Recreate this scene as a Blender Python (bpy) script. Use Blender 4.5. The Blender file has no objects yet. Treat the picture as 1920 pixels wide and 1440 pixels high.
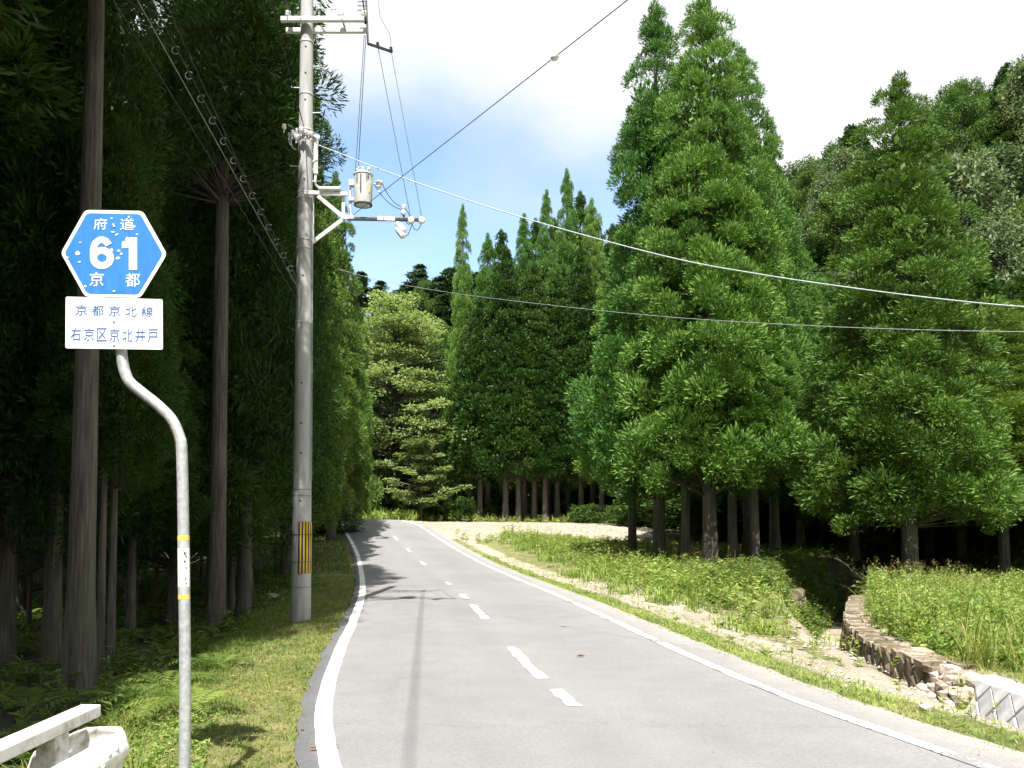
import bpy, math, random
import numpy as np
from mathutils import Vector, Matrix

R = math.radians
random.seed(7)
RNG = np.random.default_rng(7)
SC = bpy.context.scene
COL = SC.collection

# ---------------------------------------------------------------- camera
CAM_H, FPX, PITCH, HORIZ = 1.6, 1663.0, R(3.0), 975.0
PPY = HORIZ - FPX * math.tan(PITCH)          # principal point row (of 1440)
cam_d = bpy.data.cameras.new('camera')
cam = bpy.data.objects.new('camera', cam_d)
COL.objects.link(cam)
cam.location = (0, 0, CAM_H)
cam.rotation_euler = (R(90) + PITCH, 0, 0)
cam_d.sensor_width = 36.0
cam_d.lens = FPX / 1920 * 36.0
cam_d.shift_y = (PPY - 720.0) / 1920.0
cam_d.clip_start, cam_d.clip_end = 0.05, 2000
SC.camera = cam

# ---------------------------------------------------------------- light
SUN_EL, SUN_AZ = R(60), R(184.5)             # azimuth clockwise from +Y: the sun stands behind the camera
sdir = Vector((math.sin(SUN_AZ) * math.cos(SUN_EL), math.cos(SUN_AZ) * math.cos(SUN_EL), math.sin(SUN_EL)))
sun_d = bpy.data.lights.new('sun', 'SUN')
sun_d.energy, sun_d.angle, sun_d.color = 5.0, R(0.55), (1.0, 0.95, 0.87)
sun = bpy.data.objects.new('sun', sun_d)
COL.objects.link(sun)
sun.rotation_euler = (-sdir).to_track_quat('-Z', 'Y').to_euler()
sun.location = sdir * 60

world = bpy.data.worlds.new('World')
SC.world = world
world.use_nodes = True
SC.view_settings.view_transform = 'Standard'
SC.view_settings.look = 'None'
SC.view_settings.exposure = 1.28
SC.view_settings.gamma = 1.0
SC.view_settings.use_curve_mapping = False


def build_world():
    nt = world.node_tree
    nt.nodes.clear()
    N = nt.nodes.new
    out = N('ShaderNodeOutputWorld')
    sky = N('ShaderNodeTexSky')
    sky.sky_type = 'NISHITA'
    sky.sun_disc = False
    sky.sun_elevation = SUN_EL
    sky.sun_rotation = SUN_AZ
    sky.air_density, sky.dust_density, sky.ozone_density = 1.0, 0.6, 1.5
    bsky = N('ShaderNodeBackground')
    bsky.inputs['Strength'].default_value = 0.13
    nt.links.new(sky.outputs[0], bsky.inputs['Color'])
    bcl = N('ShaderNodeBackground')
    bcl.inputs['Strength'].default_value = 0.46
    tc = N('ShaderNodeTexCoord')
    sep = N('ShaderNodeSeparateXYZ')
    nt.links.new(tc.outputs['Generated'], sep.inputs[0])

    def math_(op, a, b=None, c=None):
        n = N('ShaderNodeMath')
        n.operation = op
        for i, v in enumerate((a, b, c)):
            if v is None:
                continue
            if isinstance(v, (int, float)):
                n.inputs[i].default_value = v
            else:
                nt.links.new(v, n.inputs[i])
        return n.outputs[0]
    zc = math_('ADD', math_('MAXIMUM', sep.outputs['Z'], 0.0), 0.22)
    px = math_('DIVIDE', sep.outputs['X'], zc)
    py = math_('DIVIDE', sep.outputs['Y'], zc)
    comb = N('ShaderNodeCombineXYZ')
    nt.links.new(px, comb.inputs[0])
    nt.links.new(py, comb.inputs[1])
    n1 = N('ShaderNodeTexNoise')
    n1.inputs['Scale'].default_value = 0.9
    n1.inputs['Detail'].default_value = 9.0
    n1.inputs['Roughness'].default_value = 0.52
    n1.inputs['Distortion'].default_value = 0.25
    nt.links.new(comb.outputs[0], n1.inputs['Vector'])
    # the open blue stretch low over the valley
    dot = N('ShaderNodeVectorMath')
    dot.operation = 'DOT_PRODUCT'
    nt.links.new(tc.outputs['Generated'], dot.inputs[0])
    v = Vector((-0.05, 0.94, 0.33)).normalized()
    dot.inputs[1].default_value = v
    hole = N('ShaderNodeMapRange')
    hole.interpolation_type = 'SMOOTHSTEP'
    hole.inputs['From Min'].default_value = 0.93
    hole.inputs['From Max'].default_value = 0.985
    hole.inputs['To Min'].default_value = 0.0
    hole.inputs['To Max'].default_value = 0.40
    nt.links.new(dot.outputs['Value'], hole.inputs['Value'])
    low = N('ShaderNodeMapRange')
    low.interpolation_type = 'SMOOTHSTEP'
    low.inputs['From Min'].default_value = 0.36
    low.inputs['From Max'].default_value = 0.52
    low.inputs['To Min'].default_value = 1.0
    low.inputs['To Max'].default_value = 0.12
    nt.links.new(sep.outputs['Z'], low.inputs['Value'])
    cov = math_('SUBTRACT', n1.outputs['Fac'], math_('MULTIPLY', hole.outputs[0], low.outputs[0]))
    mask = N('ShaderNodeMapRange')
    mask.interpolation_type = 'SMOOTHSTEP'
    mask.inputs['From Min'].default_value = 0.10
    mask.inputs['From Max'].default_value = 0.40
    nt.links.new(cov, mask.inputs['Value'])
    # cloud body: white with faint grey-blue folds
    n2 = N('ShaderNodeTexNoise')
    n2.inputs['Scale'].default_value = 2.2
    n2.inputs['Detail'].default_value = 6.0
    nt.links.new(comb.outputs[0], n2.inputs['Vector'])
    cr = N('ShaderNodeValToRGB')
    cr.color_ramp.elements[0].position, cr.color_ramp.elements[0].color = 0.30, (0.86, 0.93, 1.0, 1)
    cr.color_ramp.elements[1].position, cr.color_ramp.elements[1].color = 0.62, (1.0, 1.0, 1.0, 1)
    nt.links.new(n2.outputs['Fac'], cr.inputs[0])
    nt.links.new(cr.outputs[0], bcl.inputs['Color'])
    mix = N('ShaderNodeMixShader')
    nt.links.new(mask.outputs[0], mix.inputs[0])
    nt.links.new(bsky.outputs[0], mix.inputs[1])
    nt.links.new(bcl.outputs[0], mix.inputs[2])
    nt.links.new(mix.outputs[0], out.inputs[0])


build_world()
SC.render.engine = 'CYCLES'
SC.cycles.use_denoising = True
SC.cycles.max_bounces = 4
SC.cycles.diffuse_bounces = 2
SC.cycles.glossy_bounces = 2
SC.cycles.transmission_bounces = 2
SC.cycles.adaptive_threshold = 0.03
SC.cycles.sample_clamp_indirect = 4.0


# ---------------------------------------------------------------- helpers
def P(px, py, Y):
    """world point on the line of sight of photograph pixel (px, py), at forward distance Y"""
    u, v = (px - 960) / FPX, -(py - PPY) / FPX
    y = math.cos(PITCH) - v * math.sin(PITCH)
    z = math.sin(PITCH) + v * math.cos(PITCH)
    k = Y / y
    return Vector((u * k, Y, CAM_H + z * k))


def nrm(a):
    return a / np.maximum(np.linalg.norm(a, axis=-1, keepdims=True), 1e-9)


def link(o, parent=None):
    COL.objects.link(o)
    if parent is not None:
        o.parent = parent
    return o


def tag(o, label=None, cat=None, group=None, kind=None):
    if label:
        o['label'] = label
    if cat:
        o['category'] = cat
    if group:
        o['group'] = group
    if kind:
        o['kind'] = kind
    return o


def empty(name, loc=(0, 0, 0), rz=0.0):
    o = bpy.data.objects.new(name, None)
    o.empty_display_size = 0.2
    o.location = loc
    o.rotation_euler = (0, 0, rz)
    return link(o)


def fast_mesh(name, V, quads=None, tris=None, mats=(), mat_idx=None, smooth=False, attrs=None):
    me = bpy.data.meshes.new(name)
    V = np.asarray(V, np.float32).reshape(-1, 3)
    nq = 0 if quads is None else len(quads)
    nt_ = 0 if tris is None else len(tris)
    me.vertices.add(len(V))
    me.vertices.foreach_set('co', V.ravel())
    idx, start = [], []
    if nq:
        idx.append(np.asarray(quads, np.int32).ravel())
    if nt_:
        idx.append(np.asarray(tris, np.int32).ravel())
    idx = np.concatenate(idx)
    tot = np.concatenate([np.full(nq, 4, np.int32), np.full(nt_, 3, np.int32)])
    st = np.concatenate([[0], np.cumsum(tot)[:-1]]).astype(np.int32)
    me.loops.add(len(idx))
    me.loops.foreach_set('vertex_index', idx)
    me.polygons.add(nq + nt_)
    me.polygons.foreach_set('loop_start', st)
    for m in mats:
        me.materials.append(m)
    if mat_idx is not None:
        me.polygons.foreach_set('material_index', np.asarray(mat_idx, np.int32))
    me.polygons.foreach_set('use_smooth', np.full(nq + nt_, smooth, bool))
    for k, a in (attrs or {}).items():
        at = me.attributes.new(k, 'FLOAT', 'POINT')
        at.data.foreach_set('value', np.asarray(a, np.float32))
    me.update(calc_edges=True)
    return me


class MB:
    """collects simple solids into one mesh"""
    def __init__(self):
        self.v, self.f = [], []

    def add(self, verts, faces):
        b = len(self.v)
        self.v += [tuple(p) for p in verts]
        self.f += [tuple(b + i for i in q) for q in faces]
        return self

    def box(self, c, s, rot=None):
        x, y, z = s[0] / 2, s[1] / 2, s[2] / 2
        vs = [Vector(p) for p in ((-x, -y, -z), (x, -y, -z), (x, y, -z), (-x, y, -z), (-x, -y, z), (x, -y, z), (x, y, z), (-x, y, z))]
        if rot is not None:
            vs = [rot @ p for p in vs]
        vs = [p + Vector(c) for p in vs]
        return self.add(vs, [(0, 3, 2, 1), (4, 5, 6, 7), (0, 1, 5, 4), (1, 2, 6, 5), (2, 3, 7, 6), (3, 0, 4, 7)])

    def bar(self, a, b, w, h):
        """rectangular bar from a to b"""
        a, b = Vector(a), Vector(b)
        d = b - a
        q = d.to_track_quat('Y', 'Z').to_matrix()
        return self.box((a + b) / 2, (w, d.length, h), q)

    def tube(self, pts, r, n=8, caps=True):
        pts = [Vector(p) for p in pts]
        rs = r if hasattr(r, '__len__') else [r] * len(pts)
        vs, fs = [], []
        ref = None
        for i, p in enumerate(pts):
            d = (pts[min(i + 1, len(pts) - 1)] - pts[max(i - 1, 0)]).normalized()
            if ref is None:
                ref = Vector((1, 0, 0)) if abs(d.x) < 0.8 else Vector((0, 1, 0))
            s = d.cross(ref).normalized()
            ref = s.cross(d).normalized()
            for k in range(n):
                a = 2 * math.pi * k / n
                vs.append(p + (ref * math.cos(a) + s * math.sin(a)) * rs[i])
        for i in range(len(pts) - 1):
            for k in range(n):
                fs.append((i * n + k, i * n + (k + 1) % n, (i + 1) * n + (k + 1) % n, (i + 1) * n + k))
        if caps:
            fs.append(tuple(reversed(range(n))))
            fs.append(tuple((len(pts) - 1) * n + k for k in range(n)))
        return self.add(vs, fs)

    def lathe(self, c, prof, n=16, axis=None):
        """profile of (radius, height) turned about a vertical (or given) axis"""
        q = Vector(axis).to_track_quat('Z', 'Y').to_matrix() if axis is not None else Matrix.Identity(3)
        vs, fs = [], []
        for (r, z) in prof:
            for k in range(n):
                a = 2 * math.pi * k / n
                vs.append(q @ Vector((r * math.cos(a), r * math.sin(a), z)) + Vector(c))
        for i in range(len(prof) - 1):
            for k in range(n):
                fs.append((i * n + k, i * n + (k + 1) % n, (i + 1) * n + (k + 1) % n, (i + 1) * n + k))
        fs.append(tuple(reversed(range(n))))
        fs.append(tuple((len(prof) - 1) * n + k for k in range(n)))
        return self.add(vs, fs)

    def build(self, name, mat, parent=None, smooth=False, bevel=0.0):
        me = bpy.data.meshes.new(name)
        me.from_pydata(self.v, [], self.f)
        me.materials.append(mat)
        if smooth:
            me.polygons.foreach_set('use_smooth', np.ones(len(me.polygons), bool))
            try:
                me.set_sharp_from_angle(angle=R(40))
            except Exception:
                pass
        me.update()
        o = link(bpy.data.objects.new(name, me), parent)
        if bevel:
            m = o.modifiers.new('edge', 'BEVEL')
            m.width, m.segments, m.limit_method = bevel, 2, 'ANGLE'
        return o


# ---------------------------------------------------------------- materials
def new_mat(name):
    m = bpy.data.materials.new(name)
    m.use_nodes = True
    nt = m.node_tree
    b = nt.nodes['Principled BSDF']
    return m, nt, b


def noise_node(nt, scale, detail=4, rough=0.55, vec=None, mapping=None):
    n = nt.nodes.new('ShaderNodeTexNoise')
    n.inputs['Scale'].default_value = scale
    n.inputs['Detail'].default_value = detail
    n.inputs['Roughness'].default_value = rough
    if vec is None:
        tc = nt.nodes.new('ShaderNodeTexCoord')
        vec = tc.outputs['Object']
    if mapping:
        mp = nt.nodes.new('ShaderNodeMapping')
        mp.inputs['Scale'].default_value = mapping
        nt.links.new(vec, mp.inputs[0])
        vec = mp.outputs[0]
    nt.links.new(vec, n.inputs['Vector'])
    return n


def ramp(nt, fac, stops):
    c = nt.nodes.new('ShaderNodeValToRGB')
    el = c.color_ramp.elements
    while len(el) < len(stops):
        el.new(0.5)
    for e, (p, col) in zip(el, stops):
        e.position = p
        e.color = (*col, 1) if len(col) == 3 else col
    nt.links.new(fac, c.inputs[0])
    return c


def mixc(nt, fac, a, b, mode='MIX'):
    m = nt.nodes.new('ShaderNodeMix')
    m.data_type = 'RGBA'
    m.blend_type = mode
    for sock, val in ((m.inputs[0], fac), (m.inputs[6], a), (m.inputs[7], b)):
        if isinstance(val, (int, float)):
            sock.default_value = val
        elif isinstance(val, tuple):
            sock.default_value = (*val, 1) if len(val) == 3 else val
        else:
            nt.links.new(val, sock)
    return m.outputs[2]


def add_bump(nt, b, height, strength=0.4, dist=0.02):
    bp = nt.nodes.new('ShaderNodeBump')
    bp.inputs['Strength'].default_value = strength
    bp.inputs['Distance'].default_value = dist
    nt.links.new(height, bp.inputs['Height'])
    nt.links.new(bp.outputs[0], b.inputs['Normal'])


def speckled(name, c1, c2, scale=6, rough=0.7, metal=0.0, mapping=None, bump=0.0, detail=5, lo=0.35, hi=0.65, vec=None):
    m, nt, b = new_mat(name)
    n = noise_node(nt, scale, detail, 0.6, mapping=mapping)
    c = ramp(nt, n.outputs['Fac'], [(lo, c1), (hi, c2)])
    nt.links.new(c.outputs[0], b.inputs['Base Color'])
    b.inputs['Roughness'].default_value = rough
    b.inputs['Metallic'].default_value = metal
    if bump:
        add_bump(nt, b, n.outputs['Fac'], bump)
    return m


def leaf_mat(name, dark, light, trans=0.28, rough=0.55, obj_var=0.16, trans_gain=1.5):
    """foliage: colour runs with the per-clump 'tint' attribute and varies from plant to plant"""
    m, nt, b = new_mat(name)
    at = nt.nodes.new('ShaderNodeAttribute')
    at.attribute_name = 'tint'
    oi = nt.nodes.new('ShaderNodeObjectInfo')
    c = ramp(nt, at.outputs['Fac'], [(0.0, dark), (1.0, light)])
    hsv = nt.nodes.new('ShaderNodeHueSaturation')
    mr = nt.nodes.new('ShaderNodeMapRange')
    mr.inputs['To Min'].default_value = 1 - obj_var
    mr.inputs['To Max'].default_value = 1 + obj_var
    nt.links.new(oi.outputs['Random'], mr.inputs['Value'])
    nt.links.new(mr.outputs[0], hsv.inputs['Value'])
    mr2 = nt.nodes.new('ShaderNodeMapRange')
    mr2.inputs['To Min'].default_value = 0.515
    mr2.inputs['To Max'].default_value = 0.485
    nt.links.new(oi.outputs['Random'], mr2.inputs['Value'])
    nt.links.new(mr2.outputs[0], hsv.inputs['Hue'])
    nt.links.new(c.outputs[0], hsv.inputs['Color'])
    nt.links.new(hsv.outputs[0], b.inputs['Base Color'])
    b.inputs['Roughness'].default_value = rough
    b.inputs['Specular IOR Level'].default_value = 0.25
    tr = nt.nodes.new('ShaderNodeBsdfTranslucent')
    g = mixc(nt, 1.0, hsv.outputs[0], (trans_gain, trans_gain * 1.05, trans_gain * 0.6), 'MULTIPLY')
    nt.links.new(g, tr.inputs['Color'])
    mx = nt.nodes.new('ShaderNodeMixShader')
    mx.inputs[0].default_value = trans
    out = nt.nodes['Material Output']
    nt.links.new(b.outputs[0], mx.inputs[1])
    nt.links.new(tr.outputs[0], mx.inputs[2])
    nt.links.new(mx.outputs[0], out.inputs[0])
    return m


M = {}
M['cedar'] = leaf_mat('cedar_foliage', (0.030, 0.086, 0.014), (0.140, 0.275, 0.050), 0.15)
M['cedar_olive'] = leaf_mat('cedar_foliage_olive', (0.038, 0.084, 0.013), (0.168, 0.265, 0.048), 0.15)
M['cedar_shaded'] = leaf_mat('cedar_foliage_shaded', (0.016, 0.046, 0.008), (0.050, 0.106, 0.016), 0.20)  # darker copy of the cedar colour: forest shade is put into it
M['broad'] = leaf_mat('broad_leaves', (0.028, 0.070, 0.014), (0.082, 0.148, 0.032), 0.28)
M['pale'] = leaf_mat('pale_leaves', (0.115, 0.185, 0.062), (0.280, 0.340, 0.150), 0.38, obj_var=0.08)
M['grey_leaf'] = leaf_mat('grey_green_leaves', (0.055, 0.098, 0.042), (0.155, 0.205, 0.105), 0.25, obj_var=0.2)
M['pine'] = leaf_mat('pine_foliage', (0.020, 0.050, 0.018), (0.050, 0.095, 0.035), 0.15)
M['grass'] = leaf_mat('grass_blades', (0.070, 0.140, 0.020), (0.275, 0.295, 0.090), 0.35, obj_var=0.0)
M['weed'] = leaf_mat('weed_leaves', (0.105, 0.195, 0.035), (0.365, 0.430, 0.125), 0.35, obj_var=0.0)
M['dryweed'] = leaf_mat('dry_weed', (0.16, 0.12, 0.05), (0.34, 0.27, 0.12), 0.3, obj_var=0.0)
M['fern'] = leaf_mat('fern_fronds', (0.045, 0.095, 0.018), (0.150, 0.210, 0.045), 0.35, obj_var=0.3)


def bark_mat(name, c1, c2, c3):
    m, nt, b = new_mat(name)
    geo = nt.nodes.new('ShaderNodeNewGeometry')
    n = noise_node(nt, 1.0, 6, 0.65, vec=geo.outputs['Position'], mapping=(26, 26, 1.6))
    n2 = noise_node(nt, 1.0, 4, 0.5, vec=geo.outputs['Position'], mapping=(1.3, 1.3, 0.7))
    c = ramp(nt, n.outputs['Fac'], [(0.30, c1), (0.55, c2), (0.75, c3)])
    moss = ramp(nt, n2.outputs['Fac'], [(0.52, (0, 0, 0)), (0.75, (1, 1, 1))])
    col = mixc(nt, moss.outputs[0], c.outputs[0], (0.11, 0.115, 0.085))
    nt.links.new(col, b.inputs['Base Color'])
    b.inputs['Roughness'].default_value = 0.9
    add_bump(nt, b, n.outputs['Fac'], 0.9, 0.03)
    return m


M['bark'] = bark_mat('cedar_bark', (0.036, 0.032, 0.029), (0.112, 0.104, 0.096), (0.200, 0.190, 0.180))
M['bark_dark'] = bark_mat('dark_bark', (0.030, 0.024, 0.018), (0.070, 0.056, 0.044), (0.120, 0.105, 0.090))


def road_mat():
    m, nt, b = new_mat('asphalt')
    geo = nt.nodes.new('ShaderNodeNewGeometry')
    pos = geo.outputs['Position']
    fine = noise_node(nt, 160, 3, 0.7, vec=pos)
    mid = noise_node(nt, 2.2, 6, 0.6, vec=pos)
    big = noise_node(nt, 0.35, 4, 0.5, vec=pos)
    c = ramp(nt, mid.outputs['Fac'], [(0.3, (0.176, 0.177, 0.182)), (0.7, (0.202, 0.202, 0.205))])
    f = ramp(nt, fine.outputs['Fac'], [(0.3, (0.60, 0.60, 0.60)), (0.7, (1.38, 1.38, 1.38))])
    c1 = mixc(nt, 0.8, c.outputs[0], f.outputs[0], 'MULTIPLY')
    gr_ = noise_node(nt, 26, 4, 0.8, vec=pos)
    gc = ramp(nt, gr_.outputs['Fac'], [(0.3, (0.80, 0.80, 0.80)), (0.7, (1.18, 1.18, 1.18))])
    c1 = mixc(nt, 0.8, c1, gc.outputs[0], 'MULTIPLY')
    g = ramp(nt, big.outputs['Fac'], [(0.35, (0.93, 0.93, 0.94)), (0.65, (1.05, 1.05, 1.04))])
    c2 = mixc(nt, 1.0, c1, g.outputs[0], 'MULTIPLY')
    # dusty worn strip along the right edge, darker unworn margin along the left edge
    at = nt.nodes.new('ShaderNodeAttribute')
    at.attribute_name = 'lat'
    e = ramp(nt, at.outputs['Fac'], [(0.0, (0.50, 0.51, 0.55)), (0.022, (0.58, 0.59, 0.62)), (0.04, (1, 1, 1)), (0.24, (0.95, 0.95, 0.96)), (0.34, (1, 1, 1)), (0.42, (0.95, 0.95, 0.955)), (0.50, (1.03, 1.03, 1.03)), (0.62, (0.96, 0.96, 0.96)), (0.78, (1, 1, 1)), (0.90, (1.10, 1.09, 1.06)), (1.0, (1.40, 1.36, 1.27))])
    c3 = mixc(nt, 1.0, c2, e.outputs[0], 'MULTIPLY')
    # thin cracks
    vo = nt.nodes.new('ShaderNodeTexVoronoi')
    vo.feature = 'DISTANCE_TO_EDGE'
    vo.inputs['Scale'].default_value = 0.22
    wob = noise_node(nt, 1.4, 6, 0.7, vec=pos)
    vm = nt.nodes.new('ShaderNodeVectorMath')
    vm.operation = 'MULTIPLY_ADD'
    nt.links.new(wob.outputs['Color'], vm.inputs[0])
    vm.inputs[1].default_value = (1.6, 1.6, 0)
    nt.links.new(pos, vm.inputs[2])
    nt.links.new(vm.outputs[0], vo.inputs['Vector'])
    cr = ramp(nt, vo.outputs['Distance'], [(0.0, (0.50, 0.50, 0.50)), (0.005, (1, 1, 1))])
    c4 = mixc(nt, 0.35, c3, cr.outputs[0], 'MULTIPLY')
    nt.links.new(c4, b.inputs['Base Color'])
    b.inputs['Roughness'].default_value = 0.85
    add_bump(nt, b, fine.outputs['Fac'], 0.35, 0.006)
    return m


def paint_mat(name, thr, under=(0.20, 0.20, 0.205)):
    m, nt, b = new_mat(name)
    geo = nt.nodes.new('ShaderNodeNewGeometry')
    n = noise_node(nt, 22, 7, 0.75, vec=geo.outputs['Position'])
    n2 = noise_node(nt, 1.4, 3, 0.5, vec=geo.outputs['Position'])
    ad = nt.nodes.new('ShaderNodeMath')
    ad.operation = 'ADD'
    nt.links.new(n.outputs['Fac'], ad.inputs[0])
    nt.links.new(n2.outputs['Fac'], ad.inputs[1])
    hf = nt.nodes.new('ShaderNodeMath')
    hf.operation = 'MULTIPLY'
    nt.links.new(ad.outputs[0], hf.inputs[0])
    hf.inputs[1].default_value = 0.5
    c = ramp(nt, hf.outputs[0], [(thr, under), (thr + 0.03, (0.66, 0.66, 0.65)), (thr + 0.2, (0.80, 0.80, 0.79))])
    nt.links.new(c.outputs[0], b.inputs['Base Color'])
    b.inputs['Roughness'].default_value = 0.7
    return m


def ground_mat():
    m, nt, b = new_mat('earth')
    geo = nt.nodes.new('ShaderNodeNewGeometry')
    pos = geo.outputs['Position']

    def att(nm):
        a = nt.nodes.new('ShaderNodeAttribute')
        a.attribute_name = nm
        return a.outputs['Fac']
    n1 = noise_node(nt, 3.5, 8, 0.65, vec=pos)
    n2 = noise_node(nt, 28, 6, 0.7, vec=pos)
    n3 = noise_node(nt, 0.8, 4, 0.5, vec=pos)
    litter = ramp(nt, n2.outputs['Fac'], [(0.3, (0.016, 0.014, 0.008)), (0.55, (0.038, 0.032, 0.017)), (0.75, (0.030, 0.046, 0.013))])
    grass = ramp(nt, n1.outputs['Fac'], [(0.3, (0.060, 0.095, 0.018)), (0.5, (0.150, 0.160, 0.050)), (0.68, (0.290, 0.235, 0.125))])
    gravel = ramp(nt, n2.outputs['Fac'], [(0.25, (0.15, 0.125, 0.090)), (0.5, (0.34, 0.295, 0.23)), (0.75, (0.52, 0.47, 0.39))])
    gp = ramp(nt, n1.outputs['Fac'], [(0.55, (0, 0, 0)), (0.72, (1, 1, 1))])
    gravel2 = mixc(nt, gp.outputs[0], gravel.outputs[0], (0.16, 0.165, 0.055))

    def soft(a):
        # break the zone borders with noise
        ad = nt.nodes.new('ShaderNodeMath')
        ad.operation = 'MULTIPLY_ADD'
        nt.links.new(n1.outputs['Fac'], ad.inputs[0])
        ad.inputs[1].default_value = 0.9
        nt.links.new(a, ad.inputs[2])
        r = nt.nodes.new('ShaderNodeMapRange')
        r.interpolation_type = 'SMOOTHSTEP'
        r.inputs['From Min'].default_value = 0.82
        r.inputs['From Max'].default_value = 1.08
        nt.links.new(ad.outputs[0], r.inputs['Value'])
        return r.outputs[0]
    c = mixc(nt, soft(att('z_grass')), litter.outputs[0], grass.outputs[0])
    c = mixc(nt, soft(att('z_gravel')), c, gravel2)
    v = ramp(nt, n3.outputs['Fac'], [(0.3, (0.8, 0.8, 0.8)), (0.7, (1.15, 1.15, 1.15))])
    c = mixc(nt, 1.0, c, v.outputs[0], 'MULTIPLY')
    nt.links.new(c, b.inputs['Base Color'])
    b.inputs['Roughness'].default_value = 0.95
    add_bump(nt, b, n2.outputs['Fac'], 0.8, 0.05)
    return m


M['road'] = road_mat()
M['paint'] = paint_mat('road_paint', 0.39)
M['paint_worn'] = paint_mat('road_paint_worn', 0.46)
M['ground'] = ground_mat()
M['gravel'] = speckled('gravel_stone', (0.17, 0.145, 0.12), (0.50, 0.46, 0.40), 1.2, 0.9, lo=0.3, hi=0.7)
M['concrete'] = speckled('pole_concrete', (0.30, 0.305, 0.315), (0.42, 0.425, 0.435), 3.0, 0.85, mapping=(4, 4, 0.5), bump=0.1)
M['conc_wall'] = speckled('wall_concrete', (0.36, 0.37, 0.40), (0.52, 0.53, 0.55), 5, 0.85, bump=0.2)
M['conc_white'] = speckled('pale_mortar', (0.56, 0.53, 0.48), (0.74, 0.72, 0.68), 4, 0.9, bump=0.2)
M['steel'] = speckled('galvanised_steel', (0.46, 0.47, 0.48), (0.60, 0.61, 0.62), 9, 0.45, 0.35)
M['post_steel'] = speckled('galvanised_post', (0.33, 0.35, 0.37), (0.50, 0.52, 0.54), 30, 0.5, 0.3)
M['white_cover'] = speckled('white_insulating_cover', (0.70, 0.70, 0.69), (0.80, 0.80, 0.80), 6, 0.5)
M['tank'] = speckled('grey_enamel', (0.42, 0.44, 0.44), (0.52, 0.53, 0.53), 5, 0.45)
M['dark_metal'] = speckled('dark_metal', (0.025, 0.025, 0.03), (0.07, 0.07, 0.075), 8, 0.5, 0.4)
M['porcelain'] = speckled('porcelain', (0.74, 0.75, 0.76), (0.82, 0.82, 0.82), 5, 0.2)
M['wire_black'] = speckled('black_wire', (0.025, 0.028, 0.035), (0.06, 0.065, 0.075), 10, 0.5)
M['wire_grey'] = speckled('grey_wire', (0.22, 0.24, 0.27), (0.34, 0.36, 0.38), 10, 0.45, 0.2)
M['wire_white'] = speckled('pale_cable', (0.30, 0.35, 0.40), (0.52, 0.57, 0.62), 30, 0.5)
M['yellow'] = speckled('yellow_strip', (0.52, 0.33, 0.04), (0.68, 0.45, 0.07), 5, 0.55)
M['yellow_tape'] = speckled('yellow_tape', (0.72, 0.55, 0.08), (0.80, 0.62, 0.12), 5, 0.5)
M['black'] = speckled('black_rubber', (0.02, 0.02, 0.022), (0.05, 0.045, 0.042), 5, 0.6)
M['sign_white'] = speckled('sign_white', (0.62, 0.63, 0.62), (0.80, 0.80, 0.80), 5, 0.45, mapping=(6, 6, 0.8), lo=0.28, hi=0.5)
M['sign_blue'] = speckled('sign_blue', (0.027, 0.155, 0.47), (0.042, 0.215, 0.58), 4, 0.4, mapping=(5, 5, 0.9), lo=0.3, hi=0.7)
M['ink_blue'] = speckled('blue_ink', (0.028, 0.09, 0.30), (0.05, 0.13, 0.36), 14, 0.5)
M['ink_dark'] = speckled('dark_ink', (0.05, 0.05, 0.06), (0.1, 0.1, 0.1), 14, 0.5)
M['rust'] = speckled('rust', (0.10, 0.045, 0.02), (0.22, 0.11, 0.05), 30, 0.9)
M['dry_leaf'] = speckled('dry_leaf', (0.13, 0.055, 0.022), (0.24, 0.12, 0.05), 40, 0.8)
M['twig'] = speckled('twig', (0.10, 0.075, 0.05), (0.18, 0.14, 0.10), 20, 0.9)


def rail_mat():
    m, nt, b = new_mat('white_rail_paint')
    geo = nt.nodes.new('ShaderNodeNewGeometry')
    n = noise_node(nt, 7, 8, 0.7, vec=geo.outputs['Position'])
    n2 = noise_node(nt, 40, 5, 0.7, vec=geo.outputs['Position'])
    c = ramp(nt, n.outputs['Fac'], [(0.30, (0.26, 0.24, 0.19)), (0.42, (0.62, 0.62, 0.59)), (0.52, (0.80, 0.80, 0.80))])
    r = ramp(nt, n2.outputs['Fac'], [(0.66, (1, 1, 1)), (0.74, (0.42, 0.25, 0.15))])
    nt.links.new(mixc(nt, 1.0, c.outputs[0], r.outputs[0], 'MULTIPLY'), b.inputs['Base Color'])
    b.inputs['Roughness'].default_value = 0.55
    return m


def stone_mat(name, a, b_, c_, moss, lo):
    m, nt, b = new_mat(name)
    geo = nt.nodes.new('ShaderNodeNewGeometry')
    oi = nt.nodes.new('ShaderNodeObjectInfo')
    n = noise_node(nt, 9, 8, 0.7, vec=geo.outputs['Position'])
    n2 = noise_node(nt, 2.4, 5, 0.6, vec=geo.outputs['Position'])
    c = ramp(nt, n.outputs['Fac'], [(0.3, a), (0.5, b_), (0.7, c_)])
    k = ramp(nt, n2.outputs['Fac'], [(lo, (0, 0, 0)), (lo + 0.16, (1, 1, 1))])
    col = mixc(nt, k.outputs[0], c.outputs[0], moss)
    hsv = nt.nodes.new('ShaderNodeHueSaturation')
    mr = nt.nodes.new('ShaderNodeMapRange')
    mr.inputs['To Min'].default_value = 0.65
    mr.inputs['To Max'].default_value = 1.35
    nt.links.new(oi.outputs['Random'], mr.inputs['Value'])
    nt.links.new(mr.outputs[0], hsv.inputs['Value'])
    nt.links.new(col, hsv.inputs['Color'])
    nt.links.new(hsv.outputs[0], b.inputs['Base Color'])
    b.inputs['Roughness'].default_value = 0.9
    add_bump(nt, b, n.outputs['Fac'], 0.6, 0.03)
    return m


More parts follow.
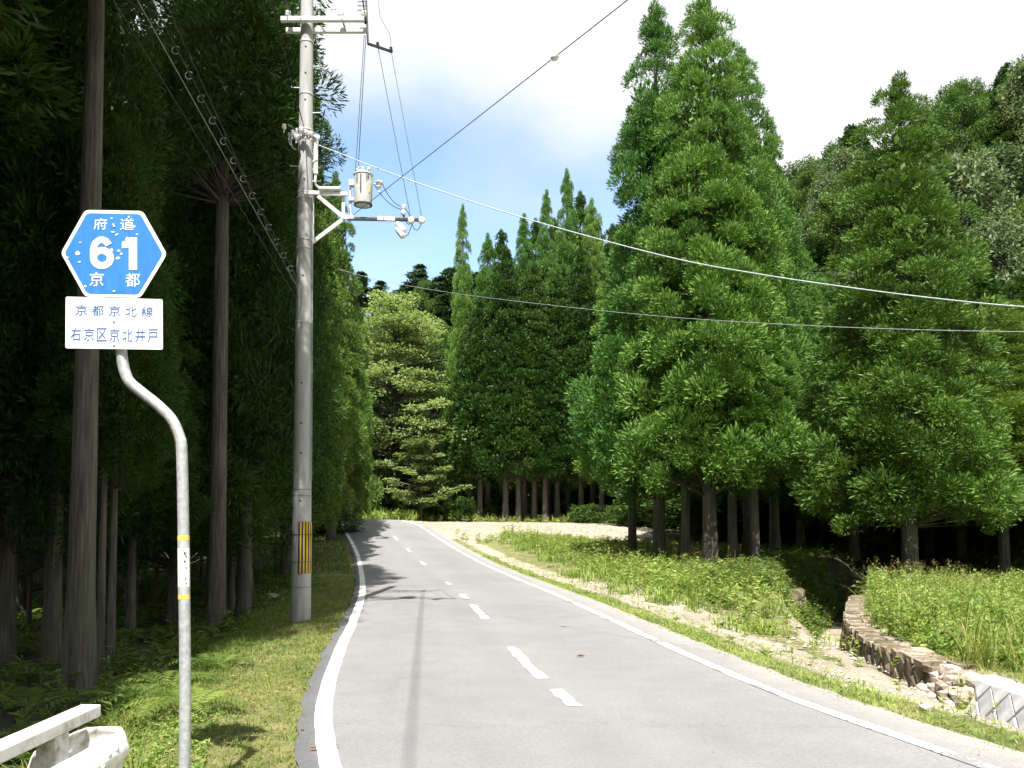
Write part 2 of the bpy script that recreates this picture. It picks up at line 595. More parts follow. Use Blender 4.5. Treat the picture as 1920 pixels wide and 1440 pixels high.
M['rail'] = rail_mat()
M['stone'] = stone_mat('mossy_stone', (0.055, 0.044, 0.032), (0.120, 0.098, 0.070), (0.20, 0.170, 0.130), (0.070, 0.064, 0.022), 0.46)
M['coping'] = stone_mat('coping_stone', (0.16, 0.125, 0.09), (0.27, 0.225, 0.175), (0.40, 0.35, 0.29), (0.16, 0.10, 0.045), 0.50)
M['rubble'] = stone_mat('rubble_stone', (0.18, 0.14, 0.10), (0.34, 0.29, 0.24), (0.50, 0.46, 0.40), (0.34, 0.20, 0.09), 0.6)

# ---------------------------------------------------------------- road line and terrain
def catmull(pts, n):
    pts = np.asarray(pts, float)
    p = np.vstack([2 * pts[0] - pts[1], pts, 2 * pts[-1] - pts[-2]])
    out = []
    for i in range(1, len(p) - 2):
        t = np.linspace(0, 1, n, endpoint=False)[:, None]
        a, b, c, d = p[i - 1], p[i], p[i + 1], p[i + 2]
        out.append(0.5 * ((2 * b) + (c - a) * t + (2 * a - 5 * b + 4 * c - d) * t ** 2 + (3 * b - a - 3 * c + d) * t ** 3))
    out.append(pts[-1:])
    return np.vstack(out)


CENTRE = catmull([(14.5, -18), (9.6, -11.5), (6.0, -6), (3.15, -0.5), (1.75, 3), (1.0, 5.72), (0.40, 8.19), (-0.14, 11.8), (-0.47, 14.4),
                  (-1.47, 21.3), (-3.40, 32), (-4.65, 38), (-5.6, 42), (-6.6, 46), (-7.7, 50), (-9.4, 53.5), (-12.4, 56.3), (-17, 58), (-26, 60.5), (-42, 64)], 12)
_zy = np.array([-20, 22, 27, 32, 37, 42, 46, 50, 55, 65, 90])
_zz = np.array([0, 0, 0.05, 0.16, 0.40, 0.78, 1.17, 1.47, 1.70, 1.85, 1.9])


def road_z(y):
    y = np.asarray(y, float)
    return (np.interp(y - 1.5, _zy, _zz) + np.interp(y, _zy, _zz) + np.interp(y + 1.5, _zy, _zz)) / 3


C_T = nrm(np.gradient(CENTRE, axis=0))
C_N = np.stack([C_T[:, 1], -C_T[:, 0]], 1)          # to the right of travel
C_Z = road_z(CENTRE[:, 1])
HALF_L, HALF_R = 2.07, 2.07

CREEK = catmull([(7.2, -8), (5.6, 2), (5.3, 9), (5.35, 13), (5.65, 16), (6.5, 19), (7.9, 22.5), (9.6, 26.5), (12.2, 31), (17, 37), (26, 44)], 10)
K_T = nrm(np.gradient(CREEK, axis=0))
K_N = np.stack([K_T[:, 1], -K_T[:, 0]], 1)


def lateral(x, y, line, nrm_):
    """signed distance to a polyline (right positive) and index of the nearest sample"""
    q = np.stack([np.ravel(x), np.ravel(y)], 1)
    s = np.empty(len(q))
    ix = np.empty(len(q), int)
    for a in range(0, len(q), 20000):
        d = q[a:a + 20000, None, :] - line[None]
        d2 = (d ** 2).sum(2)
        i = d2.argmin(1)
        dv = d[np.arange(len(i)), i]
        sg = np.sign((dv * nrm_[i]).sum(1))
        s[a:a + 20000] = np.sqrt(d2[np.arange(len(i)), i]) * np.where(sg == 0, 1, sg)
        ix[a:a + 20000] = i
    return s, ix


def sstep(x, a, b):
    t = np.clip((x - a) / (b - a), 0, 1)
    return t * t * (3 - 2 * t)


def wob(x, y, k=1.0, ph=0.0):
    return (np.sin(x * 1.7 * k + y * 0.9 * k + ph) + np.sin(x * 0.6 * k - y * 1.3 * k + 1.3 + ph) + np.sin(x * 2.9 * k + y * 2.3 * k + 4.1 + ph) * 0.5) / 2.5


def terrain(x, y, full=False):
    x = np.asarray(x, float)
    y = np.asarray(y, float)
    shp = x.shape
    x, y = x.ravel(), y.ravel()
    s, i = lateral(x, y, CENTRE, C_N)
    zb = C_Z[i]
    c, _ = lateral(x, y, CREEK, K_N)
    # left side: mown verge, ditch, forest floor, hill
    zl = zb - 0.03 - 0.05 * sstep(-s, 2.4, 3.4) - 0.50 * sstep(-s, 3.2, 5.2) + 0.06 * wob(x, y, 1.0)
    zl = zl + np.clip(-s - 11, 0, 60) * 0.42
    # right side
    u = s - 2.5
    zr = zb - 0.03 - 0.10 * sstep(u, 0.3, 2.0) - (0.30 + 0.12 * (1 - sstep(y, 10.5, 13))) * (1 - sstep(y, 15, 20)) * sstep(u, 0.3, 2.8)
    mound = sstep(y, 15, 22) * (1 - sstep(y, 38, 46)) * sstep(u, 0.6, 2.0)
    zr = zr + mound * 0.16
    zr = zr + 0.03 * wob(x, y, 1.6) * sstep(u, 0.2, 0.8)
    fld = -0.50 + 0.04 * wob(x, y, 1.0) + np.clip(y - 30, 0, 40) * 0.03
    bank_w = np.interp(y, [0, 15, 20, 26, 40], [0.25, 0.25, 0.8, 2.0, 2.4])
    b0 = np.interp(y, [0, 16, 21], [0.02, 0.02, 0.35])
    left_of = sstep(-c, b0, b0 + bank_w)
    right_of = sstep(c, 0.52, 0.72)
    creek_on = 1 - sstep(y, 36, 46)
    zbot = -1.55 + np.clip(y - 30, 0, 20) * 0.08
    zc = np.where(c < 0, zbot + (zr - zbot) * left_of, zbot + (fld - zbot) * right_of)
    near = (np.where(c < 0, 1 - left_of, 1.0)) * creek_on
    zr = zr * (1 - near) + zc * near
    z = np.where(s < 0, zl, zr)
    road = 1 - sstep(np.abs(s), 2.5, 2.75)
    z = z * (1 - road) + (zb - 0.05) * road
    # hills
    hr = 0.80 * np.clip(x - 17, 0, None) + 0.42 * np.clip(y - 46, 0, None) * sstep(x, 12, 34)
    hr = 90 * (1 - np.exp(-hr / 90)) * sstep(x, 14, 24)
    ridge = 0.52 * np.clip(y - 84, 0, 110) * (0.82 + 0.0022 * x)
    hill = np.maximum(hr, ridge)
    hill = hill + sstep(hill, 1, 10) * 2.0 * wob(x, y, 0.12)
    z = z + hill * sstep(np.hypot(x, y), 20, 34)
    if full:
        return z.reshape(shp), s.reshape(shp), c.reshape(shp), hill.reshape(shp)
    return z.reshape(shp)


def tz(x, y):
    return float(terrain(np.array([x]), np.array([y]))[0])


def axis_steps(spec):
    out = []
    for a, b, st in spec:
        out.append(np.arange(a, b, st))
    return np.concatenate(out + [[spec[-1][1]]])


gx = axis_steps([(-900, -120, 60), (-120, -30, 5), (-30, -11, 1.0), (-11, 13, 0.2), (13, 30, 0.8), (30, 160, 4), (160, 900, 60)])
gy = axis_steps([(-700, -60, 60), (-60, -8, 4), (-8, 3, 0.5), (3, 30, 0.2), (30, 60, 0.5), (60, 120, 3), (120, 260, 5), (260, 1100, 60)])
GX, GY = np.meshgrid(gx, gy)
GZ, GS, GC, GH = terrain(GX, GY, True)
nx, ny = len(gx), len(gy)
ii = np.arange(nx * ny).reshape(ny, nx)
quads = np.stack([ii[:-1, :-1], ii[:-1, 1:], ii[1:, 1:], ii[1:, :-1]], -1).reshape(-1, 4)
turnout = sstep(GY, 40.5, 43.5) * (1 - sstep(GY, 56.5, 59)) * sstep(GS, 2.3, 2.6) * (1 - sstep(GS, 13, 15))
u_ = GS - 2.5
strip = sstep(u_, 0.50, 0.9) * (1 - sstep(u_, 1.9, 2.6)) * (1 - sstep(GY, 17, 26)) + 0.75 * sstep(u_, 0.25, 0.6) * (1 - sstep(u_, 0.9, 1.6)) * sstep(GY, 16, 25)
strip = strip * (GC < -0.4) + (1 - sstep(np.abs(GC), 0.5, 0.8)) * (GY < 26) * 0.7
apron = sstep(GC, 0.6, 0.8) * (1 - sstep(GC, 1.1, 1.6)) * (1 - sstep(GY, 15, 18)) * 0.8
z_gravel = np.clip(np.maximum.reduce([turnout * 1.05, strip, apron]), 0, 1.1)
z_grass = np.where(GS < 0, 1 - sstep(-GS, 3.6, 4.6), np.where(GC < 0.6, 1 - sstep(GS, 7.2, 9.5), (1 - sstep(GY, 24, 28)) * (1 - sstep(GX, 40, 60))))
z_grass = np.maximum(z_grass, sstep(GY, 50, 60) * (1 - sstep(GY, 80, 88)) * (GX < 8))
me = fast_mesh('ground', np.stack([GX, GY, GZ], -1), quads, mats=(M['ground'],), smooth=True,
               attrs={'z_gravel': z_gravel.ravel(), 'z_grass': z_grass.ravel()})
ground = link(bpy.data.objects.new('ground', me))
tag(ground, kind='structure')


def ribbon(name, off_a, off_b, i0, i1, dz, mat, parent=None, cross=2, jit=0.0, kind=None):
    """a strip of the road surface between two lateral offsets"""
    idx = np.arange(i0, i1 + 1)
    t = np.linspace(0, 1, cross)
    offs = off_a + (off_b - off_a) * t
    V = []
    for k in idx:
        for j, o_ in enumerate(offs):
            w = 0
            if jit and j in (0, cross - 1):
                w = random.uniform(-jit, jit)
            V.append((*(CENTRE[k] + C_N[k] * (o_ + w)), C_Z[k] + dz - 0.012 * (abs(o_) / 2.1) ** 2))
    n = len(idx)
    a = np.arange(n * cross).reshape(n, cross)
    q = np.stack([a[:-1, :-1], a[:-1, 1:], a[1:, 1:], a[1:, :-1]], -1).reshape(-1, 4)
    lat = np.tile(t, n)
    me = fast_mesh(name, V, q, mats=(mat,), smooth=True, attrs={'lat': lat})
    o = link(bpy.data.objects.new(name, me), parent)
    if kind:
        o['kind'] = kind
    return o


NC = len(CENTRE) - 1
road = ribbon('road', -2.26, 2.62, 0, NC, 0.0, M['road'], cross=15, jit=0.03, kind='structure')
ribbon('edge_line', -HALF_L - 0.068, -HALF_L + 0.072, 0, NC, 0.006, M['paint'], road, 2, 0.004)
ribbon('edge_line', HALF_R - 0.065, HALF_R + 0.065, 0, NC, 0.006, M['paint_worn'], road, 2, 0.005)
ARC = np.concatenate([[0], np.cumsum(np.linalg.norm(np.diff(CENTRE, axis=0), axis=1))])


def at_arc(s, off):
    x = np.interp(s, ARC, CENTRE[:, 0]) + np.interp(s, ARC, C_N[:, 0]) * off
    y = np.interp(s, ARC, CENTRE[:, 1]) + np.interp(s, ARC, C_N[:, 1]) * off
    return x, y, np.interp(s, ARC, C_Z)


def arc_at_y(y):
    k = int(np.argmin(np.abs(CENTRE[:, 1] - y)))
    return ARC[k]


def dash(y0, y1, off=0.05, w=0.058, mat='paint'):
    n = max(3, int((y1 - y0) / 0.12))
    V = []
    for s in np.linspace(arc_at_y(y0), arc_at_y(y1), n):
        for sg in (-1, 1):
            x, y, z = at_arc(s, off + sg * w + random.uniform(-0.02, 0.02))
            V.append((x, y, z + 0.006))
    a = np.arange(2 * n).reshape(n, 2)
    q = np.stack([a[:-1, 0], a[:-1, 1], a[1:, 1], a[1:, 0]], -1)
    link(bpy.data.objects.new('centre_dash', fast_mesh('centre_dash', V, q, mats=(M[mat],))), road)


for y0, y1, mt in ((-6.5, -4.2, 'paint'), (-1.5, 0.5, 'paint'), (2.6, 3.6, 'paint'), (7.75, 8.55, 'paint'), (9.05, 9.36, 'paint'), (9.46, 10.0, 'paint'), (10.09, 11.15, 'paint'),
                   (14.3, 16.6, 'paint'), (18.2, 19.1, 'paint_worn'), (21.8, 22.6, 'paint_worn'), (24.4, 25.2, 'paint_worn'), (29.5, 31.0, 'paint_worn'),
                   (35.5, 37.0, 'paint_worn'), (40.8, 42.5, 'paint_worn'), (46, 47.5, 'paint_worn')):
    dash(y0, y1, mat=mt)

# ---------------------------------------------------------------- plant generators
UP = np.array([0, 0, 1.0])


def rdir(n, rng):
    return nrm(rng.normal(size=(n, 3)))


def blades(base, d, side, L, W, mid=0.5, lift=None):
    """kite-shaped leaves: 4 vertices, one quad each"""
    m = base + d * (L * mid)[:, None]
    if lift is not None:
        m = m + lift
    a = m + side * (W / 2)[:, None]
    b = m - side * (W / 2)[:, None]
    t = base + d * L[:, None]
    V = np.stack([base, a, t, b], 1).reshape(-1, 3)
    Q = np.arange(len(V)).reshape(-1, 4)
    return V, Q


def sticks(A, B, ra, rb):
    """thin three-sided limbs"""
    d = nrm(B - A)
    s = nrm(np.cross(d, np.array([0.3, 0.5, 0.8])))
    t = np.cross(d, s)
    V = []
    for k in range(3):
        an = 2 * math.pi * k / 3
        o_ = s * math.cos(an) + t * math.sin(an)
        V += [A + o_ * np.reshape(ra, (-1, 1)), B + o_ * np.reshape(rb, (-1, 1))]
    V = np.stack(V, 1)
    n = len(A)
    base = (np.arange(n) * 6)[:, None, None]
    Q = np.array([[0, 2, 3, 1], [2, 4, 5, 3], [4, 0, 1, 5]])[None] + base
    return V.reshape(-1, 3), Q.reshape(-1, 4)


def join_parts(name, parts, mats):
    """parts: (V, Q, tint, material index)"""
    Vs, Qs, Ts, Ms, b = [], [], [], [], 0
    for V, Q, t, mi in parts:
        Vs.append(V)
        Qs.append(Q + b)
        Ts.append(np.broadcast_to(t, len(V)))
        Ms.append(np.full(len(Q), mi))
        b += len(V)
    return fast_mesh(name, np.vstack(Vs), np.vstack(Qs), mats=mats, mat_idx=np.concatenate(Ms), attrs={'tint': np.concatenate(Ts)})


def puff_leaves(c, o, s, n, rng, Lk=(0.34, 0.62), Wk=0.27, flat=0.90, droop=0.0, spread=-0.05, tan=0.48):
    """shoots of rounded clumps: centres c, outward directions o, radii s, n shoots each"""
    m = len(c)
    idx = np.repeat(np.arange(m), n)
    q = rdir(len(idx), rng)
    oo = o[idx]
    dt = (q * oo).sum(1)
    flip = dt < spread
    q[flip] -= 2 * dt[flip][:, None] * oo[flip]
    ss = s[idx]
    # each clump is lumpy itself: its radius swells and shrinks with direction
    lump_ = 1 + 0.16 * np.sin(q[:, 0] * 7 + idx * 1.3) * np.sin(q[:, 1] * 7 + idx * 2.1) + 0.10 * np.sin(q[:, 2] * 11 + idx)
    base = c[idx] + q * (ss * lump_ * rng.uniform(0.35, 1.0, len(idx)) ** 0.5)[:, None] * np.array([1, 1, flat])
    tang = nrm(np.cross(q, rdir(len(idx), rng)))
    d = nrm(q * 0.55 + tang * tan + oo * 0.22 + UP * (0.26 - droop) + rng.normal(size=q.shape) * 0.12)
    L = ss * rng.uniform(*Lk, len(idx))
    side = nrm(np.cross(d, nrm(q + rng.normal(size=q.shape) * 0.35)))
    V, Q = blades(base, d, side, L, L * Wk * rng.uniform(0.8, 1.3, len(idx)), 0.55)
    pt = rng.uniform(0.1, 0.9, m)[idx]
    tint = np.clip(pt * 0.6 + rng.uniform(0, 0.5, len(idx)), 0, 1)
    # young growth at the tips is paler; sunlit tips are painted into the tint too
    tv = np.clip(tint[:, None] * 0.75 + np.array([-0.12, 0.10, 0.42, 0.10]), 0, 1)
    return V, Q, tv.ravel()


def cedar_crown(name, seed, mats, L=12.0, Rm=2.3, n_p=285, n_in=130, shoots=500, Wk=0.21, droop=0.0, pow_=0.55, puff=0.44, Lk=(0.20, 0.42), hang=0.0, gaps=0.0, rough=0.25):
    """a cedar crown standing on z = 0, L tall: upswept rounded clumps packed over a cone"""
    rng = np.random.default_rng(seed)

    def env(t):
        return Rm * np.minimum((1 - t) ** pow_, 0.66 + t * 4.5)
    tt = np.linspace(0, 0.985, 400)
    w = env(tt) + 0.42
    cdf = np.cumsum(w) / w.sum()
    t = np.interp((np.arange(n_p) + rng.uniform(0, 1, n_p)) / n_p, cdf, tt)
    az = np.arange(n_p) * 2.39996 + rng.normal(0, 0.22, n_p)
    lob = 1 + 0.07 * np.sin(az * 3 + t * 9 + seed) + 0.06 * np.sin(az * 5 - t * 14 + seed * 2)
    keep = rng.uniform(0, 1, n_p) > gaps * (0.5 + np.sin(az * 2 + t * 17 + seed))
    rr = env(t) * rng.uniform(1 - 2 * rough, 1.0, n_p) * lob
    t, az, rr = t[keep], az[keep], rr[keep]
    c = np.stack([rr * np.cos(az), rr * np.sin(az), t * L - hang * (rr / Rm) + rng.normal(0, 0.14, len(t))], 1)
    rad = np.stack([np.cos(az), np.sin(az), np.zeros_like(az)], 1)
    o = nrm(rad * (0.95 - 0.45 * t[:, None]) + UP * (0.40 + 0.7 * t[:, None] - droop))
    s = puff * (0.50 + 0.50 * env(t) / Rm) * rng.uniform(0.70, 1.30, len(t))
    V1, Q1, T1 = puff_leaves(c, o, s, shoots, rng, Wk=Wk, droop=droop, Lk=Lk)
    ti = rng.uniform(0.02, 0.85, n_in)
    ai = rng.uniform(0, 6.283, n_in)
    ri = env(ti) * rng.uniform(0.15, 0.60, n_in)
    ci = np.stack([ri * np.cos(ai), ri * np.sin(ai), ti * L], 1)
    V2, Q2, T2 = puff_leaves(ci, np.repeat(UP[None], n_in, 0), np.full(n_in, 0.5), 70, rng, Lk=(0.30, 0.5), Wk=0.38, spread=-1)
    nt_ = 26
    tl = np.linspace(0.90, 1.012, nt_)
    cl = np.stack([rng.normal(0, 0.09, nt_) * (1.04 - tl) * 8, rng.normal(0, 0.09, nt_) * (1.04 - tl) * 8, tl * L], 1)
    V3, Q3, T3 = puff_leaves(cl, np.repeat(UP[None], nt_, 0), np.linspace(0.26, 0.13, nt_), 70, rng, Wk=0.18, spread=-0.2, Lk=(0.5, 1.0), tan=0.1)
    A = np.stack([np.zeros(len(t)), np.zeros(len(t)), np.maximum(c[:, 2] - 0.45 * rr - 0.1, -0.3)], 1)
    V4, Q4 = sticks(A, c - rad * 0.2, 0.018 + 0.006 * rr, np.full(len(t), 0.008))
    return join_parts(name, [(V1, Q1, T1, 0), (V2, Q2, T2, 0), (V3, Q3, T3, 0), (V4, Q4, 0.5, 1)], mats)


def leafy_crown(name, seed, mats, L=8.0, Rm=3.5, clumps=110, leaves=170, leaf=0.20, flat=0.7, tiers=0, puff=0.85, horiz=0.0):
    """a broadleaf crown standing on z = 0: leaf clumps through an uneven egg, or in flat tiers"""
    rng = np.random.default_rng(seed)
    k = clumps
    az = np.arange(k) * 2.39996 + rng.normal(0, 0.4, k)
    t = (np.arange(k) + rng.uniform(0, 1, k)) / k
    rng.shuffle(t)
    if tiers:
        t = np.clip((np.floor(t * tiers) + 0.5 + rng.normal(0, 0.30, k)) / tiers + 0.05 * np.sin(az * 2 + seed), 0.01, 0.99)
        prof = np.clip(1.12 - 0.85 * t ** 1.3, 0.15, 1) * np.clip(0.55 + t * 2.2, 0, 1)
        rr = Rm * prof * np.sqrt(rng.uniform(0.05, 1.0, k)) * (1 + 0.34 * np.sin(az * 2 + np.floor(t * tiers) * 2.1))
    else:
        prof = np.sqrt(np.clip(1 - ((t - 0.42) / 0.60) ** 2, 0.02, 1))
        rr = Rm * prof * rng.uniform(0.45, 1.0, k) * (1 + 0.18 * np.sin(az * 3 + seed))
    c = np.stack([rr * np.cos(az), rr * np.sin(az), t * L], 1)
    s = puff * rng.uniform(0.6, 1.25, k)
    idx = np.repeat(np.arange(k), leaves)
    q = rdir(len(idx), rng) * (rng.uniform(0.2, 1, len(idx)) ** 0.45)[:, None]
    base = c[idx] + q * s[idx][:, None] * np.array([1, 1, flat])
    d = nrm(rng.normal(size=q.shape) * np.array([1, 1, 0.5 * (1 - horiz) + 0.08]) + q * 0.5 - UP * 0.15 * (1 - horiz))
    up = nrm(UP * (1.0 + 2 * horiz) + rng.normal(size=q.shape) * 0.5)
    side = nrm(np.cross(d, up))
    Lf = leaf * rng.uniform(0.7, 1.35, len(idx))
    V1, Q1 = blades(base, d, side, Lf, Lf * 0.55, 0.45)
    tint = np.clip(rng.uniform(0, 0.7, k)[idx] + rng.uniform(0, 0.4, len(idx)), 0, 1)
    A = np.stack([np.zeros(k), np.zeros(k), np.maximum(c[:, 2] - (0.12 if tiers else 0.6) * rr - 0.2, -1.0)], 1)
    V4, Q4 = sticks(A, c, 0.03 + 0.012 * rr, np.full(k, 0.012))
    return join_parts(name, [(V1, Q1, np.repeat(tint, 4), 0), (V4, Q4, 0.5, 1)], mats)


def trunk_mesh(name, mat, n=14, seg=14, flare=0.22, seed=0, bend=0.0):
    """unit trunk: base radius 1, height 1, tapered, slightly fluted"""
    rng = random.Random(seed)
    V, Q = [], []
    for i in range(seg + 1):
        t = i / seg
        r = (1 - 0.80 * t) * (1 + flare * math.exp(-t * 38))
        cx = bend * math.sin(t * 2.4 + seed) * 1.0
        cy = bend * math.sin(t * 3.1 + seed * 2)
        for k in range(n):
            a = 2 * math.pi * k / n
            f = 1 + 0.035 * math.sin(a * 5 + seed) + 0.10 * math.exp(-t * 30) * math.sin(a * 4 + seed * 3) + rng.uniform(-0.012, 0.012)
            V.append((cx + r * f * math.cos(a), cy + r * f * math.sin(a), t))
    for i in range(seg):
        for k in range(n):
            Q.append((i * n + k, i * n + (k + 1) % n, (i + 1) * n + (k + 1) % n, (i + 1) * n + k))
    return fast_mesh(name, V, Q, mats=(mat,), smooth=True)


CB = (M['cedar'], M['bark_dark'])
CD = (M['cedar_shaded'], M['bark_dark'])
CROWN = {
    'cedar': [cedar_crown('cedar_crown', 11, CB, pow_=0.56), cedar_crown('cedar_crown', 23, CB, pow_=0.66, gaps=0.03), cedar_crown('cedar_crown', 37, CB, pow_=0.52, gaps=0.03)],
    'olive': [cedar_crown('cedar_crown', 51, (M['cedar_olive'], M['bark_dark']), n_p=280, pow_=0.54, droop=0.05, hang=0.3, gaps=0.06, puff=0.45, rough=0.28)],
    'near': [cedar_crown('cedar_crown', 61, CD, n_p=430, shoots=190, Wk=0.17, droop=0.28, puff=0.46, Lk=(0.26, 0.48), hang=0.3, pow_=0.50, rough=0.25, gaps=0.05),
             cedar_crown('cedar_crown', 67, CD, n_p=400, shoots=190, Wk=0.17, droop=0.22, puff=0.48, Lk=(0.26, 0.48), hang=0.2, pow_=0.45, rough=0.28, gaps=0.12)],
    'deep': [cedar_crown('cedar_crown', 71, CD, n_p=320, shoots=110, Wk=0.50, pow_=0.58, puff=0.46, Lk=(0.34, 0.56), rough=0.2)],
    'broad': [leafy_crown('leafy_crown', 3, (M['broad'], M['bark_dark'])), leafy_crown('leafy_crown', 4, (M['broad'], M['bark_dark']), L=7, Rm=3.2, clumps=95)],
    'grey': [leafy_crown('leafy_crown', 8, (M['grey_leaf'], M['bark_dark']), leaf=0.24, clumps=100, leaves=150)],
    'tier': [leafy_crown('tiered_crown', 5, (M['pale'], M['bark_dark']), L=9.5, Rm=5.2, clumps=215, leaves=130, leaf=0.18, flat=0.20, tiers=7, puff=0.95, horiz=0.4)],
    'small': [leafy_crown('tiered_crown', 6, (M['pale'], M['bark_dark']), L=3.6, Rm=1.9, clumps=70, leaves=120, leaf=0.15, flat=0.18, tiers=8, puff=0.5, horiz=0.9)],
    'pine': [leafy_crown('pine_crown', 9, (M['pine'], M['bark']), L=6.5, Rm=2.3, clumps=42, leaves=150, leaf=0.42, flat=0.4, tiers=6, puff=0.85, horiz=0.3)],
    'shrub': [leafy_crown('shrub_crown', 12, (M['broad'], M['bark_dark']), L=2.0, Rm=1.3, clumps=60, leaves=70, leaf=0.14, puff=0.42)],
}
CREF = {'cedar': (12.0, 2.3), 'olive': (12.0, 2.3), 'near': (12.0, 2.3), 'deep': (12.0, 2.3), 'broad': (8.0, 3.5), 'grey': (8.0, 3.5),
        'tier': (9.5, 5.2), 'small': (3.6, 1.9), 'pine': (6.5, 2.3), 'shrub': (2.0, 1.3)}
TRUNK = [trunk_mesh('trunk', M['bark'], seed=i) for i in range(3)]
TRUNK_B = [trunk_mesh('trunk', M['bark_dark'], seed=i, bend=0.5) for i in range(2)]
NAMES = {'cedar': 'cedar_tree', 'olive': 'cedar_tree', 'near': 'cedar_tree', 'deep': 'cedar_tree', 'broad': 'broadleaf_tree', 'grey': 'broadleaf_tree',
         'tier': 'spreading_tree', 'small': 'spreading_tree', 'pine': 'pine_tree', 'shrub': 'shrub'}


def tree(kind, x, y, H, Rc, bare, label, group=None, r=0.2, z=None, var=None, rot=None, cat='tree'):
    """H: full height, Rc: crown radius, bare: height of clear stem"""
    z0 = tz(x, y) if z is None else z
    root = empty(NAMES[kind], (x, y, z0 - 0.05))
    tag(root, label, cat, group)
    vs = CROWN[kind]
    me = vs[(var if var is not None else random.randrange(len(vs))) % len(vs)]
    Lr, Rr = CREF[kind]
    tm = random.choice(TRUNK if kind in ('cedar', 'olive', 'near', 'deep', 'pine') else TRUNK_B)
    t = link(bpy.data.objects.new('trunk', tm), root)
    conif = kind in ('cedar', 'olive', 'near', 'deep', 'pine')
    t.scale = (r, r, H * (0.96 if conif else 0.80))
    t.rotation_euler.z = random.uniform(0, 6.28)
    c = link(bpy.data.objects.new('crown', me), root)
    c.location.z = bare
    c.scale = (Rc / Rr, Rc / Rr, (H - bare) / Lr)
    c.rotation_euler.z = random.uniform(0, 6.28) if rot is None else rot
    return root


def tree_px(kind, px, Y, top, Rc, bare, label, group=None, r=0.2, **kw):
    """stands at forward distance Y under photo column px, reaching photo row top"""
    x = (px - 960) / FPX * Y
    z0 = tz(x, Y)
    H = P(px, top, Y).z - z0
    return tree(kind, x, Y, H, Rc, bare, label, group, r, **kw)



ORD = ['first', 'second', 'third', 'fourth', 'fifth', 'sixth', 'seventh', 'eighth', 'ninth', 'tenth', 'eleventh', 'twelfth', 'thirteenth', 'fourteenth', 'fifteenth', 'sixteenth']


def ranked(rows):
    """rows ordered by their photo column, each with its ordinal word"""
    return [(ORD[i],) + tuple(r) for i, r in enumerate(sorted(rows))]


# ---------------------------------------------------------------- trees, right side of the road
G = 'cedars in the clump beside the creek'
tree_px('cedar', 1330, 28.5, 2, 2.85, 2.7, 'tallest cedar of the clump right of the road, pointed top touching the frame', G, 0.24, var=0, rot=0.4)
tree_px('cedar', 1236, 31.0, 22, 2.85, 2.6, 'cedar at the road end of the tall clump, second highest top', G, 0.22, var=1, rot=2.0)
tree_px('cedar', 1402, 32.5, 105, 2.5, 2.8, 'cedar with thin spire just right of the tallest top in the clump', G, 0.2, var=2, rot=1.0)
tree_px('cedar', 1452, 34.5, 262, 2.3, 2.6, 'lower cedar closing the creek end of the tall clump', G, 0.2, var=1, rot=4.0)
tree_px('cedar', 1372, 29.0, 300, 2.3, 3.4, 'short cedar in front of the tall clump, trunk next to the twin trunks', G, 0.17, var=2, rot=3.0)
tree_px('cedar', 1285, 29.6, 330, 2.2, 3.0, 'short cedar filling the front of the tall clump between its two tops', G, 0.17, var=0, rot=5.0)
tree_px('cedar', 1185, 34.0, 420, 2.0, 2.8, 'low cedar at the turnout end of the tall clump', G, 0.17, var=2, rot=2.5)
tree_px('cedar', 1415, 28.0, 480, 1.9, 3.2, 'twin-trunk cedar nearest the creek below the tall clump', G, 0.15, var=1, rot=1.7)
tree_px('cedar', 1500, 37.0, 470, 2.3, 2.6, 'cedar standing in the gap between the clump and the lone olive cedar', G, 0.18, var=0)
tree_px('cedar', 1545, 42.0, 520, 2.6, 2.0, 'cedar far back in the gap left of the lone olive cedar', G, 0.18, var=2)

tree_px('olive', 1704, 26.0, 155, 3.0, 2.3, 'broad lone olive-green cedar behind the tall weed field', None, 0.25, var=0, rot=0.9)
tree_px('olive', 1880, 31.0, 560, 2.9, 2.2, 'lower cedar at the right edge behind the weed field', None, 0.2, var=0, rot=2.9)
G = 'cedars shading the creek behind the weed field'
for od, px, Y, top, rc in ranked(((1600, 36, 560, 2.6), (1660, 40, 540, 2.8), (1740, 38, 560, 2.8), (1830, 42, 480, 3.0), (1930, 38, 520, 3.0), (1560, 47, 520, 2.8), (1700, 48, 430, 3.0), (1800, 36, 640, 2.6), (1990, 33, 600, 2.8))):
    tree_px('deep', px, Y, top, rc, 1.6, od + ' from left of the shaded cedars behind weed field and lone cedar', G, 0.2)

